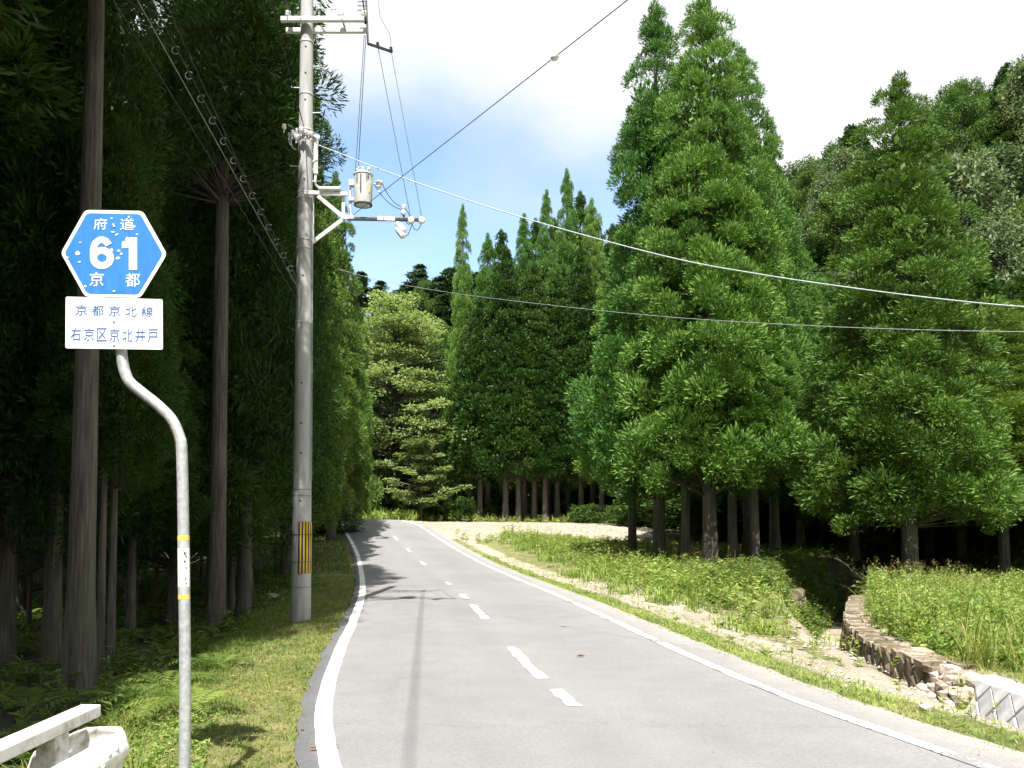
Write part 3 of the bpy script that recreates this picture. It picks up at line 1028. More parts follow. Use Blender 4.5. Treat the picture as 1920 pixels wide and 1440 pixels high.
# the dense row behind the gravel turnout
GR = 'cedar row behind the gravel turnout'
tree_px('cedar', 866, 62, 393, 1.55, 2.6, 'slim cedar with a free-standing spire, end of the row behind the turnout', GR, 0.2, var=1)
tree_px('cedar', 1065, 61, 328, 2.1, 3.0, 'tallest cedar of the row behind the turnout', GR, 0.24, var=1)
tree_px('cedar', 1026, 60, 366, 1.8, 3.0, 'cedar just short of the tallest in the row behind the turnout', GR, 0.22, var=1)
tree_px('cedar', 983, 59.5, 410, 2.0, 2.8, 'cedar with rounded shoulders midway along the turnout row', GR, 0.22, var=1)
tree_px('cedar', 914, 60, 446, 1.9, 3.0, 'cedar with blunt top right of the slim spire in the turnout row', GR, 0.22, var=0)
tree_px('cedar', 1112, 60, 382, 2.0, 2.8, 'cedar of the turnout row half hidden by the tall clump', GR, 0.22, var=2)
for od, px, Y, top, rc in ranked(((948, 58, 470, 2.2), (900, 58.5, 560, 2.0), (1002, 58.5, 500, 2.2), (1045, 59, 520, 2.2), (1090, 58.5, 470, 2.3), (1128, 58, 560, 2.2), (880, 59.5, 600, 1.8), (972, 58, 600, 2.0), (1160, 60, 480, 2.4), (1188, 58.5, 600, 2.2), (1214, 60, 560, 2.3), (1022, 57.8, 640, 1.9))):
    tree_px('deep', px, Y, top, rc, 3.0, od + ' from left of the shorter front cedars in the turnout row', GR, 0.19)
for px, Y, top, rc in ((940, 70, 440, 2.6), (1005, 71, 420, 2.6), (1090, 70, 370, 2.8), (1150, 68, 430, 2.8), (1200, 66, 470, 2.8), (1260, 64, 520, 2.8), (1320, 60, 600, 2.8), (1390, 58, 620, 2.8), (1460, 54, 600, 2.8), (1040, 76, 420, 2.8), (1120, 78, 420, 2.8), (1240, 74, 520, 2.8), (1330, 70, 560, 2.8), (1420, 66, 560, 2.8)):
    tree_px('deep', px, Y, top, rc, 2.6, 'cedar in the dark rank behind the turnout row', 'cedars behind the turnout row', 0.2)

# pale spreading trees past the bend
tree_px('tier', 738, 62, 560, 7.0, 3.2, 'large pale green tree with flat layered boughs beyond the bend', None, 0.22, rot=0.3)
tree_px('tier', 665, 66, 600, 5.0, 3.0, 'pale layered tree behind the pole side of the large layered tree', None, 0.2, rot=2.2)
tree_px('small', 790, 56.5, 818, 2.3, 1.1, 'small pale tree with dark forked trunk on the grass past the bend', None, 0.10, rot=1.1)
for px, Y, top, rc, nm in ((700, 66, 700, 3.0, 'round broadleaf tree under the layered boughs beyond the bend'), (810, 68, 690, 3.2, 'broadleaf tree behind the small pale tree past the bend'), (640, 60, 740, 2.8, 'dark broadleaf tree where the road disappears behind the forest'),
                           (745, 72, 660, 3.4, 'broadleaf tree deep behind the layered tree beyond the bend')):
    tree_px('broad', px, Y, top, rc, 0.4, nm, None, 0.14)

# ---------------------------------------------------------------- wooded hills
rng = np.random.default_rng(5)
n = 0
GH_ = 'trees on the far ridge'
for k in range(58):
    px = rng.uniform(640, 1010)
    Y = rng.uniform(105, 192)
    x = (px - 960) / FPX * Y
    kind = 'pine' if rng.uniform() < 0.55 else 'broad'
    h = rng.uniform(9, 13)
    tree(kind, x, Y, h, rng.uniform(2.4, 3.4), h * (0.42 if kind == 'pine' else 0.15), 'tree on the hazy far ridge above the bend' if kind == 'broad' else 'bare-stemmed pine on the far ridge above the bend', GH_, 0.17)
GH_ = 'trees on the hillside at right'
for k in range(95):
    Y = rng.uniform(46, 150)
    px = rng.uniform(1450, 2080)
    x = (px - 960) / FPX * Y
    if x < 19:
        continue
    u = rng.uniform()
    kind = 'broad' if u < 0.50 else ('grey' if u < 0.58 else ('deep' if u < 0.86 else 'pine'))
    h = rng.uniform(8, 12)
    lab = {'broad': 'green broadleaf tree on the wooded hillside right of the clump', 'grey': 'silvery grey-green tree on the wooded hillside at right',
           'deep': 'dark cedar on the wooded hillside right of the clump', 'pine': 'open-crowned pine on the wooded hillside at right'}[kind]
    tree(kind, x, Y, h, rng.uniform(2.8, 4.2) if kind not in ('deep', 'pine') else 2.6, h * (0.12 if kind != 'pine' else 0.35), lab, GH_, 0.17)
tree_px('grey', 1895, 44, 420, 3.2, 0.8, 'silvery-leaved tree at the right edge behind the lone cedar', None, 0.16)
tree_px('grey', 1830, 52, 300, 3.4, 1.0, 'grey-green tree on the slope just right of the lone cedar top', None, 0.16)

# ---------------------------------------------------------------- forest on the left
GL = 'cedars standing along the left verge'
def left(px, Y, H, rc, bare, r, label, kind='near', **kw):
    x = (px - 960) / FPX * Y
    return tree(kind, x, Y, H, rc, bare, label, GL, r, **kw)
left(156, 11.0, 20, 1.85, 9.4, 0.165, 'thick cedar trunk right behind the blue route sign')
left(104, 13.6, 17, 1.6, 3.4, 0.13, 'cedar trunk touching the thick one behind the sign, on its outer side')
left(194, 12.6, 8, 0.9, 3.0, 0.062, 'thin pole-like cedar stem just right of the thick trunk')
left(214, 13.0, 8, 0.9, 2.8, 0.065, 'second thin cedar stem, between thick trunk and sign post')
left(408, 17.0, 20, 2.1, 8.6, 0.18, 'sunlit bare cedar trunk between sign and utility pole')
left(462, 19.0, 19, 1.7, 3.2, 0.13, 'cedar trunk nearest the utility pole on its left')
left(436, 20.0, 14, 1.3, 2.8, 0.08, 'slender cedar stem between the two trunks left of the pole')
left(20, 13.5, 13, 1.7, 2.0, 0.13, 'low cedar with dark boughs hanging at the left frame edge')
left(250, 16.2, 7.5, 1.3, 2.0, 0.09, 'low cedar with dark boughs hanging just behind the sign post bend')
left(330, 19.0, 13, 2.3, 1.5, 0.13, 'low-branched cedar whose dark boughs hang behind the sign post', var=0)
left(250, 21.5, 14, 2.3, 1.6, 0.14, 'low-branched cedar with hanging boughs under the route sign', var=1)
left(462, 24.0, 20, 2.0, 2.2, 0.2, 'tall cedar with boughs down to the ground behind the pole', var=0)
left(540, 29.0, 18, 2.0, 2.3, 0.2, 'tall sunlit cedar directly behind the utility pole', kind='olive')
left(572, 34.5, 16.5, 1.9, 1.8, 0.2, 'sunlit yellow-green cedar edging the road past the pole', kind='olive')
left(622, 41.0, 17.0, 2.0, 1.6, 0.2, 'sunlit cedar at the bend, last but one of the verge row', kind='olive')
left(622, 48.0, 15.5, 2.2, 1.4, 0.2, 'last cedar of the verge row where the road bends away', kind='cedar')
left(40, 21, 18, 2.3, 6.0, 0.16, 'cedar beyond the left edge trunk, stem in shade')
GL2 = 'cedars deep in the left forest'
rng = np.random.default_rng(9)
spots = []
tries = 0
while len(spots) < 42 and tries < 4000:
    tries += 1
    Y = rng.uniform(13, 60)
    x = -rng.uniform(6.5, 36)
    px = 960 + x / Y * FPX
    if px < -260 or px > 585:
        continue
    lim = np.interp(Y, [12, 20, 30, 40, 50, 60], [-8.2, -8.6, -9.5, -10.8, -13.5, -22])
    if x > lim or any((x - a) ** 2 + (Y - b) ** 2 < 5.0 for a, b in spots):
        continue
    spots.append((x, Y))
for x, Y in spots:
    H = rng.uniform(14, 19)
    low = rng.uniform() < 0.35
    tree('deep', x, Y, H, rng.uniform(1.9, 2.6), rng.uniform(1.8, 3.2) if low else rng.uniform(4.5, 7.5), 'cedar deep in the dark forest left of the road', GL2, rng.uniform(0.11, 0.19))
# trees beside and behind the viewpoint, whose shade lies on the forest edge
for x, Y in ((-6.9, 6.9), (-6.5, 3.6), (-7.8, 1.0), (-6.6, -1.5), (-6.8, -5.5), (-9.6, 5.0), (-10.2, -0.5), (-13, 9.0), (-9.0, -4.0), (-13, 4), (-8.6, 10.6)):
    tree('near', x, Y, rng.uniform(17, 20), rng.uniform(2.3, 2.8), rng.uniform(6.2, 7.4), 'cedar at the left verge beside the viewpoint, crown above the frame', 'cedars beside the viewpoint', 0.18)
tree('near', -5.5, 8.6, 19, 2.3, 8.8, 'cedar at the left verge beside the viewpoint, crown above the frame', 'cedars beside the viewpoint', 0.16)
# understorey
GU = 'understorey bushes in the left forest'
for od, px, Y, top in ranked(((60, 17, 300), (100, 20, 520), (20, 15, 640), (330, 26, 330), (300, 24, 430), (380, 28, 520), (520, 30, 560), (60, 24, 820), (180, 27, 900))):
    x = (px - 960) / FPX * Y
    H = max(1.5, P(px, top, Y).z - tz(x, Y))
    tree('broad', x, Y, min(H, 9), 1.7, max(0.3, H * 0.3), od + ' from left of the young leafy trees catching sun inside the forest', GU, 0.05)
for od, px, Y in ranked(((625, 44), (600, 46), (640, 52), (660, 62), (690, 60), (720, 61), (760, 62), (820, 60), (850, 58), (870, 57.5), (905, 59.5), (940, 60), (1100, 57), (1160, 57), (1020, 62))):
    x = (px - 960) / FPX * Y
    tree('shrub', x, Y, rng.uniform(0.9, 1.9), rng.uniform(0.8, 1.5), 0.05, od + ' from left of the green bushes edging the bend and turnout', 'bushes past the turnout', 0.03, cat='bush')

# bushes closing the view under the cedar ranks
rng = np.random.default_rng(33)
for k in range(34):
    px, Y = rng.uniform(860, 1560), rng.uniform(66, 84)
    if px > 1240:
        Y = rng.uniform(44, 60)
    x = (px - 960) / FPX * Y
    tree('shrub', x, Y, rng.uniform(2.6, 4.0), rng.uniform(2.0, 3.0), 0.0, 'dark bush in the shade behind the cedar trunks', 'bushes behind the cedar trunks', 0.04, cat='bush')
for px, Y in ((1290, 44), (1345, 41), (1400, 43), (1450, 40), (1500, 43), (1380, 49), (1330, 52), (1250, 52), (1440, 50)):
    x = (px - 960) / FPX * Y
    tree('deep', x, Y, rng.uniform(9, 12), 2.6, 1.0, 'low-branched cedar in the dark behind the tall clump', 'cedars behind the tall clump', 0.16)

# ---------------------------------------------------------------- route sign
def text_mesh(body, size, mat, bold=0.0, sx=1.0):
    cu = bpy.data.curves.new('lettering', 'FONT')
    cu.body = body
    cu.size = size
    cu.offset = bold
    cu.align_x, cu.align_y = 'CENTER', 'CENTER'
    cu.extrude = 0.0006
    ob = bpy.data.objects.new('lettering', cu)
    COL.objects.link(ob)
    dg = bpy.context.evaluated_depsgraph_get()
    me = bpy.data.meshes.new_from_object(ob.evaluated_get(dg))
    bpy.data.objects.remove(ob)
    me.materials.clear()
    me.materials.append(mat)
    n = len(me.vertices)
    co = np.empty(n * 3, np.float32)
    me.vertices.foreach_get('co', co)
    co = co.reshape(-1, 3)
    lo, hi = co.min(0), co.max(0)
    co[:, :2] -= (lo[:2] + hi[:2]) / 2
    co[:, 0] *= sx
    me.vertices.foreach_set('co', co.ravel())
    me.update()
    return me, (hi - lo)


def fit_text(body, w, h, mat, parent, x, y, z, bold=0.0):
    """lettering scaled to w x h metres, upright, facing -Y"""
    me, ext = text_mesh(body, 1.0, mat, bold)
    o = link(bpy.data.objects.new('lettering', me), parent)
    o.location = (x, y, z)
    o.rotation_euler = (R(90), 0, 0)
    o.scale = (w / ext[0], h / ext[1], 1.0)
    return o


def round_poly(pts, r, n=5):
    out = []
    m = len(pts)
    for i in range(m):
        p, a, b = Vector(pts[i]), Vector(pts[i - 1]), Vector(pts[(i + 1) % m])
        da, db = (a - p).normalized(), (b - p).normalized()
        ang = math.acos(max(-1, min(1, da.dot(db))))
        t = r / math.tan(ang / 2)
        p0, p1 = p + da * t, p + db * t
        for k in range(n + 1):
            u = k / n
            out.append(((p0 * (1 - u) ** 2 + p * 2 * u * (1 - u) + p1 * u * u)))
    return out


def plate(name, poly, y0, y1, mat, parent):
    """flat plate: outline in x,z between y0 (front) and y1 (back)"""
    n = len(poly)
    V = [(p[0], y0, p[1]) for p in poly] + [(p[0], y1, p[1]) for p in poly]
    F = [tuple(range(n)), tuple(reversed(range(n, 2 * n)))] + [(i, n + i, n + (i + 1) % n, (i + 1) % n) for i in range(n)]
    mb = MB()
    mb.add(V, F)
    o = mb.build(name, mat, parent)
    import bmesh
    bm = bmesh.new()
    bm.from_mesh(o.data)
    bmesh.ops.recalc_face_normals(bm, faces=bm.faces)
    bm.to_mesh(o.data)
    bm.free()
    return o


SD = 5.2
sbase = P(347, 1440, SD)
sx0, sz0 = sbase.x, tz(sbase.x, SD)
sign = empty('route_sign', (sx0, SD, sz0))
tag(sign, 'blue hexagonal prefectural route 61 sign with white plate on bent grey post', 'road sign')


def sl(px, py):
    p = P(px, py, SD)
    return Vector((p.x - sx0, 0, p.z - sz0))


def slxz(px, py):
    p = sl(px, py)
    return (p.x, p.z)


def smooth_path(pts, n=6):
    return [Vector(p) for p in catmull([tuple(p) for p in pts], n)]


path = [Vector((sl(347, 1440).x, 0, -0.3)), sl(347, 1300), sl(344, 1000), sl(341, 850), sl(336, 818), sl(322, 787), sl(296, 760), sl(262, 733), sl(243, 716), sl(234, 697), sl(229, 672), sl(226, 640), sl(222, 560), sl(220, 420)]
path = smooth_path(path)
mb = MB()
mb.tube(path, 0.0325, 14)
post = mb.build('post', M['post_steel'], sign, smooth=True)


def band(name, py0, py1, mat, r):
    a, b = sl(345, py0), sl(345, py1)
    f = lambda py: 344 + (py - 1000) * 3 / 300
    a, b = sl(f(py0), py0), sl(f(py1), py1)
    mb = MB()
    mb.tube([a, b], r, 16)
    return mb.build(name, mat, sign, smooth=True)


band('yellow_band', 1004, 1013, M['yellow_tape'], 0.0338)
band('grey_band', 1013.5, 1027, M['steel'], 0.0334)
st = band('white_sticker', 1027.5, 1100, M['sign_white'], 0.0338)
band('grey_band', 1100.5, 1114, M['steel'], 0.0334)
band('yellow_band', 1114.5, 1123, M['yellow_tape'], 0.0338)
for k, (dx, py, w, h) in enumerate(((5, 1037, 0.010, 0.018), (7, 1043, 0.008, 0.010), (5, 1052, 0.010, 0.012), (7, 1064, 0.006, 0.010), (6, 1084, 0.010, 0.008), (7, 1093, 0.007, 0.010))):
    p = sl(345 + dx, py)
    mb = MB()
    mb.box((p.x, -math.sqrt(max(0.0346 ** 2 - (dx * 0.00313) ** 2, 0)), p.z), (w, 0.002, h))
    mb.build('printed_mark', M['ink_dark'], st)
# rust on the inside of the lower bend: a thin ragged skin round part of the tube
rp = smooth_path([sl(306, 768), sl(322, 787), sl(336, 818), sl(341, 846)], 7)
rr = random.Random(8)
V, F, n_ = [], [], len(rp)
for i, q in enumerate(rp):
    t = (rp[min(i + 1, n_ - 1)] - rp[max(i - 1, 0)]).normalized()
    sd = Vector((-t.z, 0, t.x))
    if sd.x > 0:
        sd = -sd
    mid_ = R(18) + rr.uniform(-0.12, 0.12)
    wd_ = (0.12 + 0.75 * math.sin(math.pi * i / (n_ - 1))) * rr.uniform(0.6, 1.1)
    for k in range(5):
        a_ = mid_ + wd_ * (k / 2 - 1)
        V.append(q + (sd * math.cos(a_) + Vector((0, -1, 0)) * math.sin(a_)) * 0.0331)
for i in range(n_ - 1):
    for k in range(4):
        F.append((i * 5 + k, i * 5 + k + 1, (i + 1) * 5 + k + 1, (i + 1) * 5 + k))
mb = MB()
mb.add(V, F)
mb.build('rust_patch', M['rust'], post)

HEX = [slxz(167, 399), slxz(274, 401), slxz(319, 481), slxz(270, 562), slxz(167, 560), slxz(122, 479)]
hexc = Vector((sum(p[0] for p in HEX) / 6, sum(p[1] for p in HEX) / 6))
Y0 = -0.050
hexp = plate('hexagon_plate', round_poly([Vector(p) for p in HEX], 0.045), Y0, Y0 + 0.004, M['sign_white'], sign)
HIN = [hexc + (Vector(p) - hexc) * 0.925 for p in HEX]
plate('blue_field', round_poly(HIN, 0.038), Y0 - 0.002, Y0 - 0.0005, M['sign_blue'], hexp)


def stext(body, px0, px1, py0, py1, mat, parent, yy, bold=0.0):
    a, b = sl(px0, py0), sl(px1, py1)
    return fit_text(body, b.x - a.x, a.z - b.z, mat, parent, (a.x + b.x) / 2, yy, (a.z + b.z) / 2, bold)


TY = Y0 - 0.0035
stext('府', 184, 208, 415, 436, M['sign_white'], hexp, TY, 0.004)
stext('道', 233, 258, 415, 437, M['sign_white'], hexp, TY, 0.004)


def stroke(pts, w, closed=False):
    """flat stroke of constant width along pixel points"""
    q = [Vector(slxz(*p)) for p in pts]
    n = len(q)
    V, F = [], []
    hw = w * SD / FPX / 2
    for i in range(n):
        a_ = q[(i - 1) % n] if closed or i > 0 else q[i]
        b_ = q[(i + 1) % n] if closed or i < n - 1 else q[i]
        t = (b_ - a_).normalized()
        nn = Vector((-t.y, t.x)) * hw
        for yy in (TY - 0.0006, TY + 0.001):
            V += [(q[i].x + nn.x, yy, q[i].y + nn.y), (q[i].x - nn.x, yy, q[i].y - nn.y)]
    m_ = n if closed else n - 1
    for i in range(m_):
        j = (i + 1) % n
        F += [(4 * i, 4 * i + 1, 4 * j + 1, 4 * j), (4 * i + 2, 4 * j + 2, 4 * j + 3, 4 * i + 3), (4 * i, 4 * j, 4 * j + 2, 4 * i + 2), (4 * i + 1, 4 * i + 3, 4 * j + 3, 4 * j + 1)]
    return V, F


mb = MB()
bowl = [(199 + 15.6 * math.cos(u), 488.8 + 14 * math.sin(u)) for u in np.linspace(0, 2 * math.pi, 32, endpoint=False)]
mb.add(*stroke(bowl, 13, True))
mb.build('lettering', M['sign_white'], hexp)
mb = MB()
arc = [(198.5 + 15.4 * math.cos(u), 475.5 + 20.5 * math.sin(u)) for u in np.linspace(R(-32), R(-180), 20)] + [(183.1, 482), (183.3, 489)]
V, F = stroke(arc, 12.5)
mb.add([(a_, b_ - 0.0007, c_) for a_, b_, c_ in V], F)
mb.build('lettering', M['sign_white'], hexp)
plate('lettering', [Vector(slxz(*q)) for q in ((249, 511), (249, 470), (236, 470.5), (236, 461), (245, 458), (250.5, 450.5), (264, 450.5), (264, 511))], TY - 0.0006, TY + 0.001, M['sign_white'], hexp)
stext('京', 176, 202, 515, 541, M['sign_white'], hexp, TY, 0.004)
stext('都', 243, 269, 517, 542, M['sign_white'], hexp, TY, 0.004)
rr = random.Random(3)
for (px, py, w, h) in ((217, 415, 4, 4), (249, 412, 4, 4), (219, 440, 7, 3), (226, 445, 6, 4), (159, 460, 5, 3), (154, 480, 10, 8), (157, 496, 6, 4), (135, 488, 5, 4), (230, 475, 7, 5), (235, 481, 5, 5),
                       (229, 489, 9, 5), (241, 463, 9, 14), (246, 454, 9, 8), (217, 474, 6, 8), (258, 430, 7, 5), (168, 541, 4, 4), (264, 445, 4, 3), (220, 426, 5, 2)):
    p = sl(px, py)
    m_ = 9
    poly = [Vector((p.x + w * 0.00156 * math.cos(2 * math.pi * k / m_) * rr.uniform(0.6, 1.25), p.z + h * 0.00156 * math.sin(2 * math.pi * k / m_) * rr.uniform(0.6, 1.25))) for k in range(m_)]
    plate('peeled_spot', poly, Y0 - 0.0044, Y0 - 0.0030, M['sign_white'], hexp)
PL = [slxz(131, 560), slxz(311, 565), slxz(311.5, 658.5), slxz(130.5, 656)]
namep = plate('name_plate', round_poly([Vector(p) for p in PL], 0.012), Y0, Y0 + 0.004, M['sign_white'], sign)
for i, ch in enumerate('京都京北線'):
    a = (150, 180.5, 211.5, 242, 272.5)[i]
    stext(ch, a, a + 21, 575.5 + i * 0.8, 595 + i * 0.8, M['ink_blue'], namep, Y0 - 0.0012, 0.003)
for i, ch in enumerate('右京区京北井戸'):
    a = (141, 165.5, 189.5, 213, 237, 260.5, 284)[i]
    stext(ch, a, a + 18, 617.5 + i * 0.5, 642 + i * 0.5, M['ink_blue'], namep, Y0 - 0.0012, 0.003)
for px, py, pr in ((221, 430, hexp), (221, 551, hexp), (221, 606, namep), (221, 650, namep)):
    q = sl(px, py)
    mb = MB()
    mb.lathe((q.x, Y0 - 0.004, q.z), [(0.007, -0.003), (0.007, 0.001), (0.003, 0.003)], 8, axis=(0, -1, 0))
    mb.build('bolt', M['steel'], pr)
mb = MB()
for py in (440, 520, 590, 635):
    p = sl(221, py)
    mb.box((p.x, -0.022, p.z), (0.11, 0.045, 0.028))
mb.build('clamp', M['steel'], sign)

# ---------------------------------------------------------------- guardrail beside the viewpoint
gr = empty('guardrail', (-1.70, 3.4, tz(-1.70, 3.4)))
tag(gr, 'white weathered steel guardrail end with flat top rail beside the sign post', 'guardrail')
gz = gr.location.z
gr.location.x += 0.03
gr.location.z += 0.012


def G_(x, y, z):
    return Vector((x + 1.70, y - 3.4, z - gz))


mb = MB()
mb.box(G_(-1.765, 0.15, 0.805), (0.085, 7.1, 0.05))
mb.build('top_rail', M['rail'], gr, bevel=0.006)
for y in (3.40, 1.45, -0.5, -2.5):
    mb = MB()
    mb.box(G_(-1.765, y, 0.30), (0.075, 0.105, 0.96))
    mb.build('post', M['rail'], gr, bevel=0.006)
    mb = MB()
    mb.box(G_(-1.695, y, 0.56), (0.065, 0.09, 0.16))
    mb.build('bracket', M['rail'], gr)
prof = [(0.0, 0.715), (0.028, 0.690), (0.052, 0.655), (0.052, 0.630), (0.012, 0.590), (0.0, 0.560), (0.012, 0.530), (0.052, 0.490), (0.052, 0.465), (0.028, 0.430), (0.0, 0.405)]
pathb = [(-1.655, -3.4), (-1.655, 0.5), (-1.655, 2.2), (-1.655, 3.35), (-1.655, 3.70), (-1.660, 3.765), (-1.682, 3.798), (-1.73, 3.808), (-1.79, 3.805), (-1.822, 3.785), (-1.834, 3.73), (-1.835, 3.40)]
V, F = [], []
for i, (x, y) in enumerate(pathb):
    a = Vector(pathb[max(i - 1, 0)])
    b = Vector(pathb[min(i + 1, len(pathb) - 1)])
    t = (b - a).normalized()
    nn = Vector((t.y, -t.x))
    k = 1.0 if i < 5 else 0.45
    for (o_, z) in prof:
        V.append(G_(x + nn.x * o_ * k, y + nn.y * o_ * k, z))
m_ = len(prof)
for i in range(len(pathb) - 1):
    for k in range(m_ - 1):
        F.append((i * m_ + k, i * m_ + k + 1, (i + 1) * m_ + k + 1, (i + 1) * m_ + k))
mb = MB()
mb.add(V, F)
beam = mb.build('beam', M['rail'], gr, smooth=True)
so = beam.modifiers.new('thickness', 'SOLIDIFY')
so.thickness = 0.005
for y, z, bx_ in ((3.60, 0.672, -1.612), (3.53, 0.666, -1.610), (3.46, 0.640, -1.600), (3.56, 0.60, -1.630), (3.52, 0.47, -1.600)):
    mb = MB()
    mb.lathe(G_(bx_, y, z), [(0.012, -0.016), (0.012, 0.002), (0.008, 0.008), (0.002, 0.009)], 10, axis=(1, 0, 0))
    mb.build('bolt', M['steel'], beam, smooth=True)

# ---------------------------------------------------------------- utility pole
PD = 14.4
pb = P(564, 1160, PD)
pole = empty('utility_pole', (pb.x, PD, tz(pb.x, PD) - 0.02))
tag(pole, 'tall grey concrete utility pole with transformer and yellow striped guard', 'utility pole')
po = Vector(pole.location)


def L(px, py, dy=0.0):
    return P(px, py, PD + dy) - po


top = P(576, -230, PD) - po
shaft_r = lambda z: 0.160 - 0.0055 * z


def axis_x(z):
    return (L(576, 0).x) * (z / L(576, 0).z)


mb = MB()
zs = np.linspace(-0.4, top.z, 14)
mb.tube([(axis_x(z), 0, z) for z in zs], [shaft_r(z) for z in zs], 28)
shaft = mb.build('shaft', M['concrete'], pole, smooth=True)


def ring(name, z, h=0.03, t=0.008, mat='steel'):
    mb = MB()
    mb.tube([(axis_x(z), 0, z - h / 2), (axis_x(z), 0, z + h / 2)], shaft_r(z) + t, 24)
    return mb.build(name, M[mat], pole, smooth=True)


for py in (80, 178, 245, 262, 362, 372, 450, 466, 605):
    ring('steel_band', L(570, py).z)
# step bolts on alternating sides
for i, py in enumerate((125, 165, 212, 312, 340, -20)):
    s_ = -1 if i % 2 else 1
    z = L(570, py).z
    mb = MB()
    mb.tube([(axis_x(z) + s_ * shaft_r(z) * 0.9, 0, z), (axis_x(z) + s_ * (shaft_r(z) + 0.13), 0, z + 0.005), (axis_x(z) + s_ * (shaft_r(z) + 0.135), 0, z + 0.03)], 0.010, 6)
    mb.build('step_bolt', M['steel'], pole)
for py in (93, 142, 192, 340, 368, 520, 720, 795, 850, 939, 1075):
    z = L(570, py).z
    mb = MB()
    mb.lathe((axis_x(z) + 0.01, -shaft_r(z) - 0.002, z), [(0.016, -0.02), (0.016, 0.003), (0.009, 0.004)], 8, axis=(0, -1, 0))
    mb.build('bolt_hole', M['dark_metal'], shaft)
# striped guard low on the shaft: yellow and black strips laid round its road side
z0, z1 = L(572, 1074).z, L(572, 978).z
k = 0
for a_deg in np.arange(-92, 32, 9.5):
    a = R(a_deg)
    V = []
    for z in (z0, z1):
        for da in (-R(4.3), R(4.3)):
            for rr_ in (shaft_r(z) - 0.01, shaft_r(z) + 0.006 + (0.004 if k % 2 else 0)):
                V.append((axis_x(z) + rr_ * math.cos(a + da), rr_ * math.sin(a + da), z))
    mb = MB()
    mb.add(V, [(0, 1, 3, 2), (4, 6, 7, 5), (1, 5, 7, 3), (0, 4, 5, 1), (2, 3, 7, 6), (0, 2, 6, 4)])
    mb.build('guard_strip', M['yellow'] if k % 2 else M['black'], pole)
    k += 1
for py in (1002, 1053):
    ring('wire_tie', L(570, py).z, 0.008, 0.016, 'dark_metal')
for py in (930, 918, 1100):
    ring('wire_tie', L(570, py).z, 0.006, 0.004, 'dark_metal')
mb = MB()
p = L(585, 846)
mb.box((axis_x(p.z) + shaft_r(p.z) + 0.004, -0.02, p.z), (0.006, 0.05, 0.22))
mb.build('number_plate', M['sign_white'], pole)
# down lead on the road side of the shaft
mb = MB()
mb.tube([(axis_x(z) + shaft_r(z) + 0.012, -0.04, z) for z in np.linspace(2.3, 7.0, 8)], 0.010, 6)
mb.build('down_lead', M['wire_grey'], pole, smooth=True)

# upper cross arms
for dy, py in ((-0.17, 46), (0.17, 51)):
    mb = MB()
    z = L(600, 47).z
    mb.bar(Vector((L(532, 40).x, dy, z)), Vector((L(686, 55).x, dy, z)), 0.075, 0.075)
    mb.build('crossarm', M['white_cover'], pole, bevel=0.008)
zA = L(600, 47).z
for x_ in (-0.06, 0.62):
    mb = MB()
    mb.bar(Vector((axis_x(zA) + x_, -0.22, zA)), Vector((axis_x(zA) + x_, 0.22, zA)), 0.025, 0.025)
    mb.build('tie_rod', M['steel'], pole)
for xs in (0.55,):
    for dy in (-0.17, 0.17):
        mb = MB()
        mb.bar(Vector((axis_x(zA + 0.9), dy, zA + 0.85)), Vector((axis_x(zA) + xs, dy, zA + 0.045)), 0.03, 0.012)
        mb.build('arm_brace', M['steel'], pole)


def insulator(parent, p, s=1.0, name='insulator', axis=(0, 0, 1)):
    mb = MB()
    mb.lathe(p, [(0.012 * s, -0.10 * s), (0.014 * s, -0.02 * s), (0.035 * s, -0.015 * s), (0.05 * s, 0.0), (0.055 * s, 0.03 * s), (0.03 * s, 0.045 * s), (0.045 * s, 0.06 * s), (0.042 * s, 0.085 * s), (0.015 * s, 0.10 * s)], 14, axis=axis)
    return mb.build(name, M['porcelain'], parent, smooth=True)


xe = L(686, 55).x
for i, x_ in enumerate((xe - 0.03, xe - 0.42, L(540, 40).x)):
    insulator(pole, (x_, 0, zA + 0.15))
# hanging end bracket with lower outrigger
pA, pB, pC = L(684, -60), L(690, 82), L(735, 97, 0.5)
mb = MB()
mb.bar(pA, pB, 0.03, 0.03)
mb.bar(pB, pC, 0.035, 0.035)
mb.build('end_bracket', M['dark_metal'], pole)
for py in (3, 11, 19):
    a = L(686, py)
    mb = MB()
    mb.bar(a + Vector((-0.14, 0, 0)), a, 0.012, 0.012)
    mb.build('bracket_rung', M['dark_metal'], pole)
o1, o2 = L(708, 85, 0.25), L(733, 94, 0.48)
for p in (o1, o2, L(686, 40)):
    mb = MB()
    mb.lathe(p, [(0.01, -0.05), (0.03, -0.03), (0.035, 0.0), (0.02, 0.02), (0.03, 0.04), (0.01, 0.06)], 10)
    mb.build('bushing', M['dark_metal'], pole, smooth=True)

